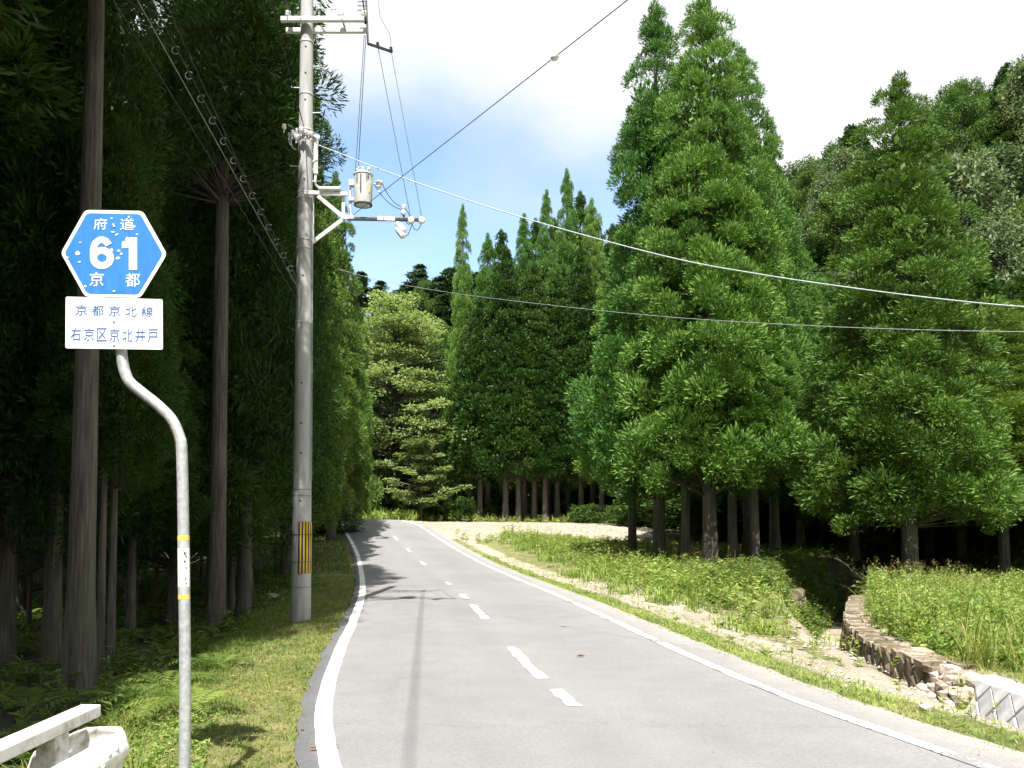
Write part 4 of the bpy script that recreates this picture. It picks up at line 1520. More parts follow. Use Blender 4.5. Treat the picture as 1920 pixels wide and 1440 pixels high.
# low-voltage rack
zr_ = L(570, 266).z
mb = MB()
mb.bar(Vector((axis_x(zr_) - 0.24, -0.20, zr_ + 0.04)), Vector((axis_x(zr_) + 0.28, -0.20, zr_ - 0.01)), 0.03, 0.05)
mb.bar(Vector((axis_x(zr_) - 0.10, -0.20, zr_ - 0.09)), Vector((axis_x(zr_) - 0.10, -0.20, zr_ + 0.14)), 0.03, 0.03)
mb.build('low_voltage_rack', M['steel'], pole)
for dx, dz in ((-0.30, 0.12), (-0.16, 0.02), (-0.10, -0.05), (0.05, 0.03), (0.14, 0.0), (-0.02, 0.07)):
    insulator(pole, (axis_x(zr_) + dx, -0.24, zr_ + dz), 0.75)
mb = MB()
for dx, k_ in ((-0.15, 0.13), (-0.10, 0.16), (0.16, 0.2)):
    pts = [(axis_x(zr_) + dx + k_ * 0.5 * math.sin(t) * (1 if dx > 0 else -1), -0.25, zr_ + 0.05 - k_ * (1 - math.cos(t)) * 0.9) for t in np.linspace(0, math.pi, 9)]
    mb.tube(pts, 0.009, 5)
mb.build('jumper_wire', M['wire_white'], pole, smooth=True)
# conduit down to the bracket
pts = [L(592, 254, -0.15), L(592, 258, -0.15), L(592, 318, -0.15), L(592, 326, -0.15)]
mb = MB()
mb.tube(pts, 0.038, 12)
mb.build('white_conduit', M['white_cover'], pole, smooth=True)
mb = MB()
mb.tube(smooth_path([L(592, 326, -0.15), L(591, 338, -0.15), L(592, 346, -0.12), L(598, 352, -0.08)]), 0.02, 8)
mb.build('white_conduit', M['white_cover'], pole, smooth=True)
mb = MB()
for py in (303, 318):
    a = L(586, py, -0.1)
    mb.bar(a, a + Vector((0.06, -0.06, 0)), 0.02, 0.03)
mb.build('conduit_clip', M['steel'], pole)

# transformer bracket: top arm, strut, diagonals
def bar_part(name, a, b, w=0.05, h=0.06, mat='white_cover', bevel=0.006):
    mb = MB()
    mb.bar(a, b, w, h)
    return mb.build(name, M[mat], pole, bevel=bevel)


for dy in (-0.16, 0.16):
    bar_part('bracket_arm', L(570, 361, dy), L(652, 364, dy))
    bar_part('bracket_brace', L(596, 368, dy), L(642, 406, dy), 0.04, 0.06)
    bar_part('bracket_brace', L(586, 454, dy), L(642, 412, dy), 0.04, 0.06)
    bar_part('bracket_arm', L(640, 408, dy), L(664, 407, dy))
bar_part('bracket_post', L(644, 362, -0.1), L(644, 408, -0.1), 0.05, 0.05)
bar_part('bracket_post', L(656, 352, 0), L(658, 408, 0), 0.04, 0.04, 'steel')
mb = MB()
mb.tube([L(598, 353.5, -0.2), L(638, 353.5, -0.2)], 0.032, 12)
mb.build('white_cover_tube', M['white_cover'], pole, smooth=True)
bar_part('stay_rod', L(588, 368, -0.1), L(588, 452, -0.1), 0.015, 0.015, 'steel', 0)
# transformer
tr = L(681, 357)
rt, ht = 0.155, 0.50
mb = MB()
mb.lathe((tr.x, 0, tr.z), [(0.06, -ht / 2 - 0.02), (rt * 0.93, -ht / 2), (rt * 0.96, -ht / 2 + 0.02), (rt, ht / 2 - 0.06), (rt, ht / 2 - 0.01), (rt * 1.07, ht / 2), (rt * 1.07, ht / 2 + 0.02), (rt * 0.85, ht / 2 + 0.045), (0.03, ht / 2 + 0.07)], 28)
tank = mb.build('transformer', M['tank'], pole, smooth=True)
mb = MB()
mb.lathe((tr.x, 0, tr.z), [(rt * 0.96, -ht / 2 - 0.006), (rt * 0.985, -ht / 2 - 0.006), (rt * 0.985, -ht / 2 + 0.018), (rt * 0.96, -ht / 2 + 0.018)], 28)
mb.build('rim', M['dark_metal'], tank, smooth=True)
for a_deg, w_, hh in ((-95, 0.018, 0.30), (-120, 0.012, 0.13), (-60, 0.010, 0.1), (-50, 0.014, 0.06)):
    a = R(a_deg)
    mb = MB()
    mb.box((tr.x + (rt + 0.004) * math.cos(a), (rt + 0.004) * math.sin(a), tr.z + ht / 2 - 0.03 - hh / 2), (w_, 0.012, hh), Matrix.Rotation(a + R(90), 3, 'Z'))
    mb.build('lug', M['dark_metal'], tank)
mb = MB()
a = R(-42)
mb.box((tr.x + (rt + 0.002) * math.cos(a), (rt + 0.002) * math.sin(a), tr.z - 0.02), (0.02, 0.004, 0.10), Matrix.Rotation(a + R(90), 3, 'Z'))
mb.build('warning_label', M['yellow_tape'], tank)
mb = MB()
mb.box((tr.x - rt - 0.03, 0, tr.z + 0.12), (0.09, 0.12, 0.10))
mb.box((tr.x - rt - 0.03, 0, tr.z - 0.16), (0.09, 0.10, 0.05))
mb.build('hanger', M['steel'], tank)
for dx in (-0.09, 0.0, 0.10):
    insulator(tank, (tr.x + dx, -0.06, tr.z + ht / 2 + 0.07), 0.6)
# lower outrigger arm with fuse cut-outs
za = L(700, 410).z
bar_part('outrigger_arm', Vector((L(650, 408).x, 0, za)), Vector((L(797, 416).x, 0, za - 0.02)), 0.05, 0.055, 'dark_metal')
bar_part('outrigger_sleeve', Vector((L(708, 411).x, 0, za)), Vector((L(741, 414).x, 0, za - 0.01)), 0.062, 0.066)
for px, py in ((757, 392), (756, 402)):
    insulator(pole, L(px, py), 0.8)
bar_part('insulator_pin', L(758, 386), L(757, 412), 0.025, 0.025, 'dark_metal', 0)
for px, py in ((771, 413), (791, 413)):
    mb = MB()
    q = L(px, py)
    mb.lathe(q, [(0.01, -0.06), (0.045, -0.045), (0.058, -0.01), (0.055, 0.025), (0.03, 0.05), (0.006, 0.055)], 14)
    mb.build('insulator', M['porcelain'], pole, smooth=True)
for px, py in ((752, 427), (751, 437)):
    q = L(px, py, -0.08)
    mb = MB()
    mb.tube([q + Vector((-0.07, 0, 0.08)), q + Vector((-0.02, -0.01, 0.03)), q + Vector((0.045, -0.02, -0.06)), q + Vector((0.06, -0.02, -0.085))], [0.035, 0.055, 0.055, 0.03], 12)
    mb.build('fuse_cutout', M['porcelain'], pole, smooth=True)
q = L(711, 342)
mb = MB()
mb.lathe(q, [(0.012, -0.17), (0.02, -0.16), (0.012, -0.14), (0.012, -0.09), (0.045, -0.075), (0.035, -0.05), (0.055, -0.03), (0.06, 0.0), (0.03, 0.03)], 12)
mb.build('insulator', M['porcelain'], pole, smooth=True)
bar_part('insulator_pin', L(700, 345), L(711, 345), 0.02, 0.02, 'steel', 0)


def sag_pts(a, b, sag, n=10):
    a, b = Vector(a), Vector(b)
    return [a.lerp(b, t) - Vector((0, 0, sag * 4 * t * (1 - t))) for t in np.linspace(0, 1, n)]


mb = MB()
for a, b, s_ in ((L(701, 345), L(757, 393), 0.10), (L(716, 343), L(752, 387), 0.08), (L(758, 388), L(771, 412), -0.02), (L(757, 400), L(771, 416), 0.10), (L(771, 416), L(791, 416), 0.14), (L(754, 438), L(773, 418), 0.12)):
    mb.tube(sag_pts(a, b, s_), 0.007, 5)
mb.build('jumper_wire', M['wire_black'], pole, smooth=True)

# ---------------------------------------------------------------- wires
def wire(name, pts, r, mat, label, n=6):
    pts = [Vector(p) for p in pts]
    root = pts[0].copy()
    mb = MB()
    mb.tube([p - root for p in pts], r, n)
    o = mb.build(name, M[mat], None, smooth=True)
    o.location = root
    tag(o, label, 'wire')
    return o


W = lambda v: Vector(v) + po
wire('drop_wire', sag_pts(W(L(683, 66, -0.05)), W(L(666, 326, -0.05)), 0.0), 0.006, 'wire_black', 'left of the two drop wires from crossarm end to transformer')
wire('drop_wire', sag_pts(W(L(686, 66, 0.05)), W(L(671, 326, 0.05)), 0.0), 0.006, 'wire_black', 'right of the two drop wires from crossarm end to transformer')
wire('drop_wire', sag_pts(W(o1), W(L(770, 409)), 0.0), 0.006, 'wire_black', 'slanting wire from inner end of upper outrigger to lower insulator')
wire('drop_wire', sag_pts(W(o2), W(L(791, 409)), 0.0), 0.006, 'wire_black', 'slanting wire from outer end of upper outrigger to last insulator')
wire('drop_wire', smooth_path([P(709, -20, 14.6), P(713, 30, 14.7), P(731, 65, 14.8), W(o2)]), 0.005, 'wire_grey', 'thin curved lead hanging to the outer end of upper outrigger')
# high-voltage lines over the road towards the viewpoint
hA = W(Vector((xe - 0.03, 0, zA + 0.25)))
for k, (dx, lab) in enumerate(((0.0, 'high-voltage line from crossarm end running overhead above the road'), (-1.25, 'second high-voltage line, from forest end of crossarm, running overhead'))):
    a = hA + Vector((dx, 0, 0))
    wire('power_line', sag_pts(a, a + Vector((2.75 if k == 0 else 0.6, -30, 1.2)), 0.35, 16), 0.012, 'wire_black', lab)
wire('power_line', sag_pts(W(Vector((L(540, 40).x, 0, zA + 0.25))), W(Vector((L(540, 40).x, 0, zA + 0.25))) + Vector((-9, 45, 2.0)), 0.6, 14), 0.011, 'wire_black', 'high-voltage line leaving the left crossarm end over the forest')
# stay wire with egg insulator, crossing the sky
a = P(652, 411, PD)
b = P(1040, 107, 9.6)
stay = wire('stay_wire', [a.lerp(b, t) for t in np.linspace(0, 2.6, 14)], 0.0055, 'wire_black', 'straight stay wire crossing the sky with a ball insulator')
mb = MB()
q = b - Vector(stay.location)
mb.lathe(q, [(0.012, -0.055), (0.035, -0.03), (0.042, 0.0), (0.035, 0.03), (0.012, 0.055)], 12, axis=(b - a))
mb.build('ball_insulator', M['porcelain'], stay, smooth=True)
# pale cable sagging to the right
pts = [(597, 272, 14.3), (760, 335, 14.2), (980, 408, 14.0), (1250, 481, 13.7), (1430, 515, 13.5), (1600, 540, 13.3), (1760, 560, 13.1), (1920, 575, 12.9), (2200, 590, 12.6), (2500, 590, 12.3)]
wire('service_cable', smooth_path([P(*q) for q in pts], 8), 0.0085, 'wire_white', 'pale twisted service cable sagging from pole across the tall cedars')
pts = [(560, 480, 30.5), (690, 520, 30), (840, 548, 29), (1040, 573, 27.2), (1250, 594, 25.5), (1450, 607, 24), (1650, 616, 22.8), (1920, 622, 21.5), (2300, 622, 20)]
wire('service_cable', smooth_path([P(*q) for q in pts], 8), 0.0065, 'wire_grey', 'thin lower cable crossing in front of the cedars below the pale one')
# cables towards the viewpoint on the forest side
def run(pxy0, pxy1, d1, r, mat, label, rings=0, wavy=0.0):
    a = P(*pxy0, PD - 0.15)
    b = P(*pxy1, d1)
    pts = []
    n_ = 90 if wavy else 24
    for t in np.linspace(0, 1.9, n_):
        p = a.lerp(b, t)
        if wavy:
            p = p + Vector((math.cos(t * 150) * wavy, 0, math.sin(t * 150) * wavy))
        pts.append(p)
    o = wire('telephone_cable', pts, r, mat, label, 5)
    for k in range(rings):
        t = 0.06 + k * 0.96 / rings
        c = a.lerp(b, t) - Vector(o.location)
        mb = MB()
        mb.tube([c + Vector((0.045 * math.cos(u), 0, 0.045 * math.sin(u) - 0.03)) for u in np.linspace(0.6, 5.4, 10)], 0.004, 4)
        mb.build('cable_ring', M['steel'], o)
    return o


run((556, 520), (283, 0), 9.0, 0.009, 'wire_black', 'telephone cable hung with rings running up left from the pole', 14)
run((556, 535), (330, 130), 10.2, 0.007, 'wire_grey', 'second telephone cable just below the ringed one left of pole')
run((556, 545), (308, 0), 9.2, 0.008, 'wire_black', 'twisted cable right beside the ringed telephone cable', 0, 0.012)
run((556, 560), (212, 0), 8.6, 0.007, 'wire_black', 'lowest twisted cable rising left from the pole behind the sign', 0, 0.010)
wire('guy_wire', sag_pts(W(L(570, 238, -0.2)), P(508, 0, 12.2), 0.03).__add__([P(480, -110, 11.2)]), 0.008, 'wire_black', 'black cable rising steeply left from the pole to the frame top')

# ---------------------------------------------------------------- creek wall, rubble and concrete blocks
def lump(name, c, s, mat, parent=None, seed=0, rot=0.0, sub=1, rough=0.16):
    """an angular stone"""
    import bmesh
    bm = bmesh.new()
    bmesh.ops.create_icosphere(bm, subdivisions=sub, radius=1.0)
    r_ = random.Random(seed)
    for v in bm.verts:
        k = 1 + r_.uniform(-rough, rough)
        p = v.co * k
        p = Vector((math.copysign(abs(p.x) ** 0.72, p.x), math.copysign(abs(p.y) ** 0.72, p.y), math.copysign(abs(p.z) ** 0.72, p.z)))
        v.co = p
    me = bpy.data.meshes.new(name)
    bm.to_mesh(me)
    bm.free()
    me.materials.append(mat)
    o = link(bpy.data.objects.new(name, me), parent)
    o.location = c
    o.scale = s
    o.rotation_euler = (r_.uniform(-0.25, 0.25), r_.uniform(-0.25, 0.25), rot + r_.uniform(-0.2, 0.2))
    return o


K_ARC = np.concatenate([[0], np.cumsum(np.linalg.norm(np.diff(CREEK, axis=0), axis=1))])


def creek_pt(s, off):
    x = np.interp(s, K_ARC, CREEK[:, 0]) + np.interp(s, K_ARC, K_N[:, 0]) * off
    y = np.interp(s, K_ARC, CREEK[:, 1]) + np.interp(s, K_ARC, K_N[:, 1]) * off
    t = Vector((np.interp(s, K_ARC, K_T[:, 0]), np.interp(s, K_ARC, K_T[:, 1]), 0)).normalized()
    return Vector((x, y, 0)), t


def k_at_y(y):
    return float(K_ARC[int(np.argmin(np.abs(CREEK[:, 1] - y)))])


def block_mesh(name, seed, mat, w=0.34, h=0.34, d=0.28, diamond=True, inset=0.72, proud=0.07, wear=0.86):
    """a dressed wall block, diamond faced: face towards local -X"""
    r_ = random.Random(seed)
    if diamond:
        out = [(0, h * 0.68), (w * 0.66, 0), (0, -h * 0.68), (-w * 0.66, 0)]
    else:
        out = [(-w / 2, -h / 2), (w / 2, -h / 2), (w / 2, h / 2), (-w / 2, h / 2)]
    out = [(a * r_.uniform(wear, 1.0), b * r_.uniform(wear, 1.0)) for a, b in out]
    V = [(0.0, a, b) for a, b in out] + [(-proud * r_.uniform(0.7, 1.4), a * inset, b * inset) for a, b in out] + [(d, a * 0.9, b * 0.9) for a, b in out]
    F = [(4, 5, 6, 7), (11, 10, 9, 8)]
    for i in range(4):
        j = (i + 1) % 4
        F += [(i, j, 4 + j, 4 + i), (8 + i, 8 + j, j, i)]
    me = bpy.data.meshes.new(name)
    me.from_pydata(V, [], F)
    me.materials.append(mat)
    me.update()
    return me


s0, s1 = k_at_y(12.6), k_at_y(24.0)
wp, _ = creek_pt(s0, 0.62)
wall = empty('stone_retaining_wall', (wp.x, wp.y, -0.55))
tag(wall, 'mossy brown stone wall curving along the creek below the weeds', 'wall')
SM = [block_mesh('stone', k, M['stone']) for k in range(6)]
step = 0.34
rng = random.Random(4)
nrow = 5
k = 0
s = s0
i = 0
while s < s1:
    for row in range(nrow):
        off = s + (0.17 if row % 2 else 0)
        p, t = creek_pt(off, 0.60 - row * 0.035)
        o = link(bpy.data.objects.new('stone', SM[rng.randrange(6)]), wall)
        o.location = Vector((p.x, p.y, -0.62 - row * 0.235)) - Vector(wall.location)
        o.rotation_euler = (rng.uniform(-0.05, 0.05), rng.uniform(-0.06, 0.06), math.atan2(t.y, t.x) - R(90))
        k += 1
    s += step
CM = []
for kk in range(4):
    r_ = random.Random(kk)
    V = [(x * 0.5 * r_.uniform(0.9, 1), y * 0.5 * r_.uniform(0.88, 1), z * 0.5 * r_.uniform(0.8, 1)) for z in (-1, 1) for (x, y) in ((-1, -1), (1, -1), (1, 1), (-1, 1))]
    me = bpy.data.meshes.new('coping_stone')
    me.from_pydata(V, [], [(3, 2, 1, 0), (4, 5, 6, 7), (0, 1, 5, 4), (1, 2, 6, 5), (2, 3, 7, 6), (3, 0, 4, 7)])
    me.materials.append(M['coping'])
    CM.append(me)
s = s0 - 0.1
while s < s1:
    ln = rng.uniform(0.15, 0.34)
    for col_, wd in ((0.68, 0.30), (0.97, 0.26)):
        p, t = creek_pt(s + ln / 2 + rng.uniform(-0.05, 0.05), col_ + rng.uniform(-0.03, 0.03))
        o = link(bpy.data.objects.new('coping_stone', CM[rng.randrange(4)]), wall)
        o.location = Vector((p.x, p.y, -0.475 + rng.uniform(-0.03, 0.02))) - Vector(wall.location)
        o.rotation_euler = (rng.uniform(-0.05, 0.05), rng.uniform(-0.05, 0.05), math.atan2(t.y, t.x) - R(90) + rng.uniform(-0.1, 0.1))
        o.scale = (wd, ln, 0.10)
    s += ln
# upstream bank wall on the near side
bp_, bt_ = creek_pt(k_at_y(21), -0.55)
wall2 = empty('stone_bank_wall', (bp_.x, bp_.y, -0.6))
tag(wall2, 'short moss-stained stone wall on the road side of the creek, half in shade', 'wall')
s = k_at_y(19.6)
while s < k_at_y(26):
    for row in range(5):
        p, t = creek_pt(s + (0.17 if row % 2 else 0), -0.62 + row * 0.03 - 0.25 * sstep(np.array(s), k_at_y(19), k_at_y(22)))
        o = link(bpy.data.objects.new('stone', SM[rng.randrange(6)]), wall2)
        o.location = Vector((p.x, p.y, -0.62 - row * 0.235)) - Vector(wall2.location)
        o.rotation_euler = (rng.uniform(-0.06, 0.06), rng.uniform(-0.06, 0.06), math.atan2(t.y, t.x) + R(90))
    s += step
# rubble heap at the wall's end
rub = []
for k in range(34):
    s = k_at_y(11.75) + rng.uniform(-0.15, 0.75)
    lv = rng.uniform(0, 1)
    p, t = creek_pt(s, 0.66 - 0.42 * (1 - lv) + rng.uniform(-0.06, 0.06))
    sz = rng.uniform(0.06, 0.135)
    o = lump('rubble_stone', (p.x, p.y, -0.88 + 0.44 * lv), (sz * rng.uniform(0.9, 1.4), sz, sz * rng.uniform(0.6, 0.95)), M['rubble'], None, k, rng.uniform(0, 3))
    tag(o, 'pale loose stone in the rubble heap between stone wall and concrete wall', 'stone', 'rubble heap at the wall end')
# pale mortar cap and concrete diamond blocks
cp, _ = creek_pt(k_at_y(10.8), 0.6)
cw = empty('concrete_block_wall', (cp.x, cp.y, -0.55))
tag(cw, 'pale concrete creek wall with diamond-shaped blocks at the right edge', 'wall')
BM_ = [block_mesh('concrete_block', 20 + k, M['conc_wall'], 0.325, 0.325, 0.06, True, 0.92, 0.025, 0.97) for k in range(3)]
V, F = [], []
ss = np.linspace(k_at_y(6.0), k_at_y(11.75), 16)
for s in ss:
    for off, z in ((0.30, -1.5), (0.60, -0.52), (0.635, -0.41), (0.95, -0.40), (0.98, -0.9)):
        p, t = creek_pt(s, off)
        V.append(Vector((p.x, p.y, z)) - Vector(cw.location))
for i in range(len(ss) - 1):
    for k in range(4):
        F.append((i * 5 + k, i * 5 + k + 1, (i + 1) * 5 + k + 1, (i + 1) * 5 + k))
e = (len(ss) - 1) * 5
F += [(0, 1, 2, 3, 4), (e + 4, e + 3, e + 2, e + 1, e)]
mb = MB()
mb.add(V, F)
mb.build('mortar_bed', M['conc_white'], cw)
TM_ = block_mesh('concrete_block', 31, M['conc_wall'], 0.325, 0.325, 0.06, True, 0.92, 0.025, 0.97)
for v in TM_.vertices:
    if v.co.z > 0.02:
        v.co.z = 0.012
s = k_at_y(6.1)
while s < k_at_y(11.1):
    p, t = creek_pt(s + 0.215, 0.56 + 0.069)
    o = link(bpy.data.objects.new('concrete_block', TM_), cw)
    o.location = Vector((p.x, p.y, -0.445)) - Vector(cw.location)
    o.rotation_euler = (0, R(18), math.atan2(t.y, t.x) - R(90))
    s += 0.43
s = k_at_y(6.1)
j = 0
while s < k_at_y(11.1):
    for row in range(4):
        p, t = creek_pt(s + (0.215 if row % 2 else 0), 0.56 - row * 0.078)
        o = link(bpy.data.objects.new('concrete_block', BM_[j % 3]), cw)
        o.location = Vector((p.x, p.y, -0.66 - row * 0.225)) - Vector(cw.location)
        o.rotation_euler = (0, R(18), math.atan2(t.y, t.x) - R(90))
        j += 1
    s += 0.43

# ---------------------------------------------------------------- barrier at the bend
fb = P(628, 962, 60)
fx, fy = fb.x, 60.0
fz = tz(fx, fy)
fence = empty('roadside_barrier', (fx, fy, fz))
tag(fence, 'small white roadside barrier far off where the road disappears', 'barrier')
for k in range(5):
    mb = MB()
    mb.box((k * 0.75 - 1.2, 0, 0.35), (0.10, 0.10, 0.8))
    mb.build('post', M['rail'], fence)
for z in (0.45, 0.68):
    mb = MB()
    mb.box((0.3, -0.08, z), (3.4, 0.05, 0.10))
    mb.build('rail', M['rail'], fence)

# ---------------------------------------------------------------- ground cover
def scatter(n, xr, yr, accept, seed):
    rng = np.random.default_rng(seed)
    x = rng.uniform(*xr, n)
    y = rng.uniform(*yr, n)
    z, s, c, h = terrain(x, y, True)
    k = accept(x, y, s, c, rng.uniform(0, 1, n))
    return x[k], y[k], z[k], s[k], c[k], rng


def scatter_road(n, y0, y1, o0, o1, accept, seed):
    """points spread along the road side, between two lateral offsets"""
    rng = np.random.default_rng(seed)
    k = np.interp(rng.uniform(0, 1, n), [0, 1], [arc_at_y(y0), arc_at_y(y1)])
    s = rng.uniform(o0, o1, n)
    x, y, zr_ = at_arc(k, s)
    m_ = accept(x, y, s, s * 0 - 5, rng.uniform(0, 1, n))
    x, y, s = x[m_], y[m_], s[m_]
    return x, y, terrain(x, y), s, s * 0 - 5, rng


def stuff(name, me, label):
    o = link(bpy.data.objects.new(name, me))
    tag(o, label, None, None, 'stuff')
    return o


def blade_field(x, y, z, h, w, rng, lean=0.5, tint=(0, 1)):
    n = len(x)
    b = np.stack([x, y, z - 0.01], 1)
    az = rng.uniform(0, 6.283, n)
    ln = rng.uniform(0.1, lean, n)
    d = nrm(np.stack([np.cos(az) * ln, np.sin(az) * ln, np.ones(n)], 1))
    a2 = az + math.pi / 2 + rng.normal(0, 0.5, n)
    side = np.stack([np.cos(a2), np.sin(a2), np.zeros(n)], 1)
    V, Q = blades(b, d, side, h, w, 0.35, lift=UP * 0.0)
    V = V.reshape(-1, 4, 3)
    V[:, 2, :2] += (np.stack([np.cos(az), np.sin(az)], 1) * (h * ln * 0.8)[:, None])
    V[:, 2, 2] -= h * ln * 0.35
    t = np.repeat(rng.uniform(*tint, n), 4)
    return V.reshape(-1, 3), Q, t


def patch(x, y, k=1.0, ph=0.0):
    return 0.5 + 0.5 * wob(x, y, k, ph)


# mown verge on the left
x, y, z, s, c, rng = scatter_road(58000, 2.2, 26, -4.2, -2.19, lambda x, y, s, c, u: u < np.clip(1.3 - y / 24, 0.25, 1), 1)
p_ = patch(x, y, 2.0) * 0.6 + rng.uniform(0, 0.4, len(x))
h = rng.uniform(0.03, 0.085, len(x)) * (1 + 0.8 * sstep(-s, 3.0, 3.8))
V, Q, t = blade_field(x, y, z, h, h * 0.11 + 0.004 * (y / 10), rng, 0.9)
t = np.clip(np.repeat(p_ * (1 - 0.5 * sstep(-s, 2.6, 3.6)) + 0.12 * (y < 9), 4), 0, 1)
stuff('grass', join_parts('grass', [(V, Q, t, 0)], (M['grass'],)), 'short mown green and straw grass on the left verge')
x, y, z, s, c, rng = scatter(26000, (-14, -3), (26, 62), lambda x, y, s, c, u: (s < -2.4) & (s > -5.5), 2)
h = rng.uniform(0.08, 0.22, len(x))
V, Q, t = blade_field(x, y, z, h, h * 0.2, rng, 0.8)
stuff('grass', join_parts('grass', [(V, Q, t * 0.5, 0)], (M['grass'],)), 'far grass along the left verge towards the bend')
# strip of grass on the right shoulder
x, y, z, s, c, rng = scatter_road(52000, 2, 34, 2.52, 3.9, lambda x, y, s, c, u: u < np.clip(1.3 - y / 30, 0.3, 1) * np.where(s < 3.0 + 0.15 * wob(x, y, 2.0), 1.0, 0.12) * (0.35 + patch(x, y, 1.3)), 3)
h = rng.uniform(0.03, 0.09, len(x))
V, Q, t = blade_field(x, y, z, h, h * 0.12 + 0.0006 * y, rng, 0.9)
stuff('grass', join_parts('grass', [(V, Q, np.clip(t * 0.5 + np.repeat(patch(x, y, 1.7, 2.0), 4) * 0.5, 0, 1), 0)], (M['weed'],)), 'thin grass strip along the right edge of the road')


def weed_plants(x, y, z, h, rng, leaves, leaf, tint=(0.0, 1.0), stem_mat=1, up=0.35):
    """upright stems set with leaves"""
    n = len(x)
    az = rng.uniform(0, 6.283, n)
    ln = rng.uniform(0, 0.22, n)
    A = np.stack([x, y, z - 0.02], 1)
    B = A + np.stack([np.cos(az) * ln * h, np.sin(az) * ln * h, h], 1)
    V1, Q1 = sticks(A, B, 0.004 + 0.003 * h, np.full(n, 0.002))
    idx = np.repeat(np.arange(n), leaves)
    t = np.clip(rng.uniform(0.12, 1.0, len(idx)), 0, 1)
    b = A[idx] + (B - A)[idx] * t[:, None]
    a2 = rng.uniform(0, 6.283, len(idx))
    d = nrm(np.stack([np.cos(a2), np.sin(a2), rng.uniform(-0.3, up * 2.2, len(idx))], 1))
    side = nrm(np.cross(d, UP + rng.normal(size=d.shape) * 0.35))
    L_ = leaf * rng.uniform(0.6, 1.3, len(idx)) * (1.15 - 0.55 * t)
    V2, Q2 = blades(b, d, side, L_, L_ * 0.34, 0.4, lift=UP * 0.12 * L_[:, None])
    pt = rng.uniform(*tint, n)[idx]
    tt = np.repeat(np.clip(pt * 0.75 + rng.uniform(0, 0.3, len(idx)), 0, 1), 4)
    return [(V2, Q2, tt, 0), (V1, Q1, 0.3, stem_mat)]


# weeds on the mound between road and creek
def acc(x, y, s, c, u):
    m0 = np.interp(y, [13, 17, 20, 25, 35, 45], [4.6, 4.1, 3.6, 3.9, 4.7, 5.0])
    inside = (s > m0) & (c < -0.75) & (y > 13.5) & (y < 45) & (s < 8.6 + 0.05 * y)
    edge = sstep(s, m0, m0 + 0.9) * sstep(-c, 0.7, 1.3) * sstep(y, 13.5, 18)
    return inside & (u < edge * np.clip(1.9 * patch(x, y, 1.1, 0.7) - 0.30, 0.04, 1)) & ~((y > 41.5) & (s > 9))
x, y, z, s, c, rng = scatter(7500, (-2, 11), (13, 45), acc, 4)
h = rng.uniform(0.14, 0.75, len(x)) ** 1.2 * (0.45 + 0.9 * patch(x, y, 1.3, 0.7)) * np.where(s > 7, 0.6, 1)
stuff('weeds', join_parts('weeds', weed_plants(x, y, z, h, rng, 15, 0.17), (M['weed'], M['dryweed'])), 'leafy green weeds covering the mound between road and creek')
x, y, z, s, c, rng = scatter(48000, (-2, 11), (13, 45), acc, 5)
h = rng.uniform(0.10, 0.34, len(x))
V, Q, t = blade_field(x, y, z, h, h * 0.10 + 0.006, rng, 0.8)
stuff('grass', join_parts('grass', [(V, Q, np.clip(t * 0.9 + 0.1, 0, 1), 0)], (M['grass'],)), 'long soft grass among the weeds on the mound')
# sparse weeds in the gravel by the creek
x, y, z, s, c, rng = scatter(1500, (1, 6.5), (6, 22), lambda x, y, s, c, u: (s > 3.0) & (c < -0.1) & (u < 0.07 + 0.6 * (1 - sstep(-c, 0.4, 1.4)) * sstep(y, 13, 17)), 6)
h = rng.uniform(0.08, 0.30, len(x)) * np.where(-c < 1.2, 1.5, 0.7)
stuff('weeds', join_parts('weeds', weed_plants(x, y, z, h, rng, 12, 0.11), (M['weed'], M['dryweed'])), 'scattered small weeds growing in the gravel beside the creek')
# tall weed field behind the wall
def accf(x, y, s, c, u):
    return (c > 1.05 + 0.9 * sstep(14.5 - y, 0, 3)) & (y > 11.6) & (y < 25.5) & (x < 17) & (u < 0.55 + 0.45 * patch(x, y, 0.8))
x, y, z, s, c, rng = scatter(5600, (5.5, 17), (11.5, 26), accf, 7)
front = (1 - sstep(c, 1.1, 2.4)) * sstep(y, 14, 16)
h = rng.uniform(0.40, 0.80, len(x)) * (0.55 + 0.45 * sstep(y, 13.2, 16)) * (0.78 + 0.35 * patch(x, y, 1.1)) + 0.14 * front
stuff('weeds', join_parts('weeds', weed_plants(x, y, z, h, rng, 26, 0.145, up=0.5), (M['weed'], M['dryweed'])), 'dense field of tall yellow-green weeds behind the stone wall')
x, y, z, s, c, rng = scatter(900, (5.5, 15), (12, 24), lambda x, y, s, c, u: accf(x, y, s, c, u) & (c < 3.4) & (y > 14.5), 8)
h = rng.uniform(0.70, 1.05, len(x))
k = slice(0, 150)
parts = weed_plants(x[k], y[k], z[k], h[k], rng, 16, 0.12, up=0.6)
n_ = len(x[k])
c_ = np.stack([x[k], y[k], z[k] + h[k]], 1)
V, Q, t = puff_leaves(c_, np.repeat(UP[None], n_, 0), np.full(n_, 0.07), 16, rng, spread=-1)
parts.append((V, Q, np.clip(t + 0.3, 0, 1), 1))
stuff('weeds', join_parts('weeds', parts, (M['weed'], M['dryweed'])), 'tall seed-headed stems rising above the weed field by the creek')
x, y, z, s, c, rng = scatter(16000, (5.5, 17), (10.5, 26), lambda x, y, s, c, u: (c > 0.95) & (u < 0.9), 10)
h = rng.uniform(0.08, 0.30, len(x))
V, Q, t = blade_field(x, y, z, h, h * 0.08 + 0.006, rng, 0.8)
stuff('grass', join_parts('grass', [(V, Q, t, 0)], (M['grass'],)), 'straw and green grass at the foot of the weed field')
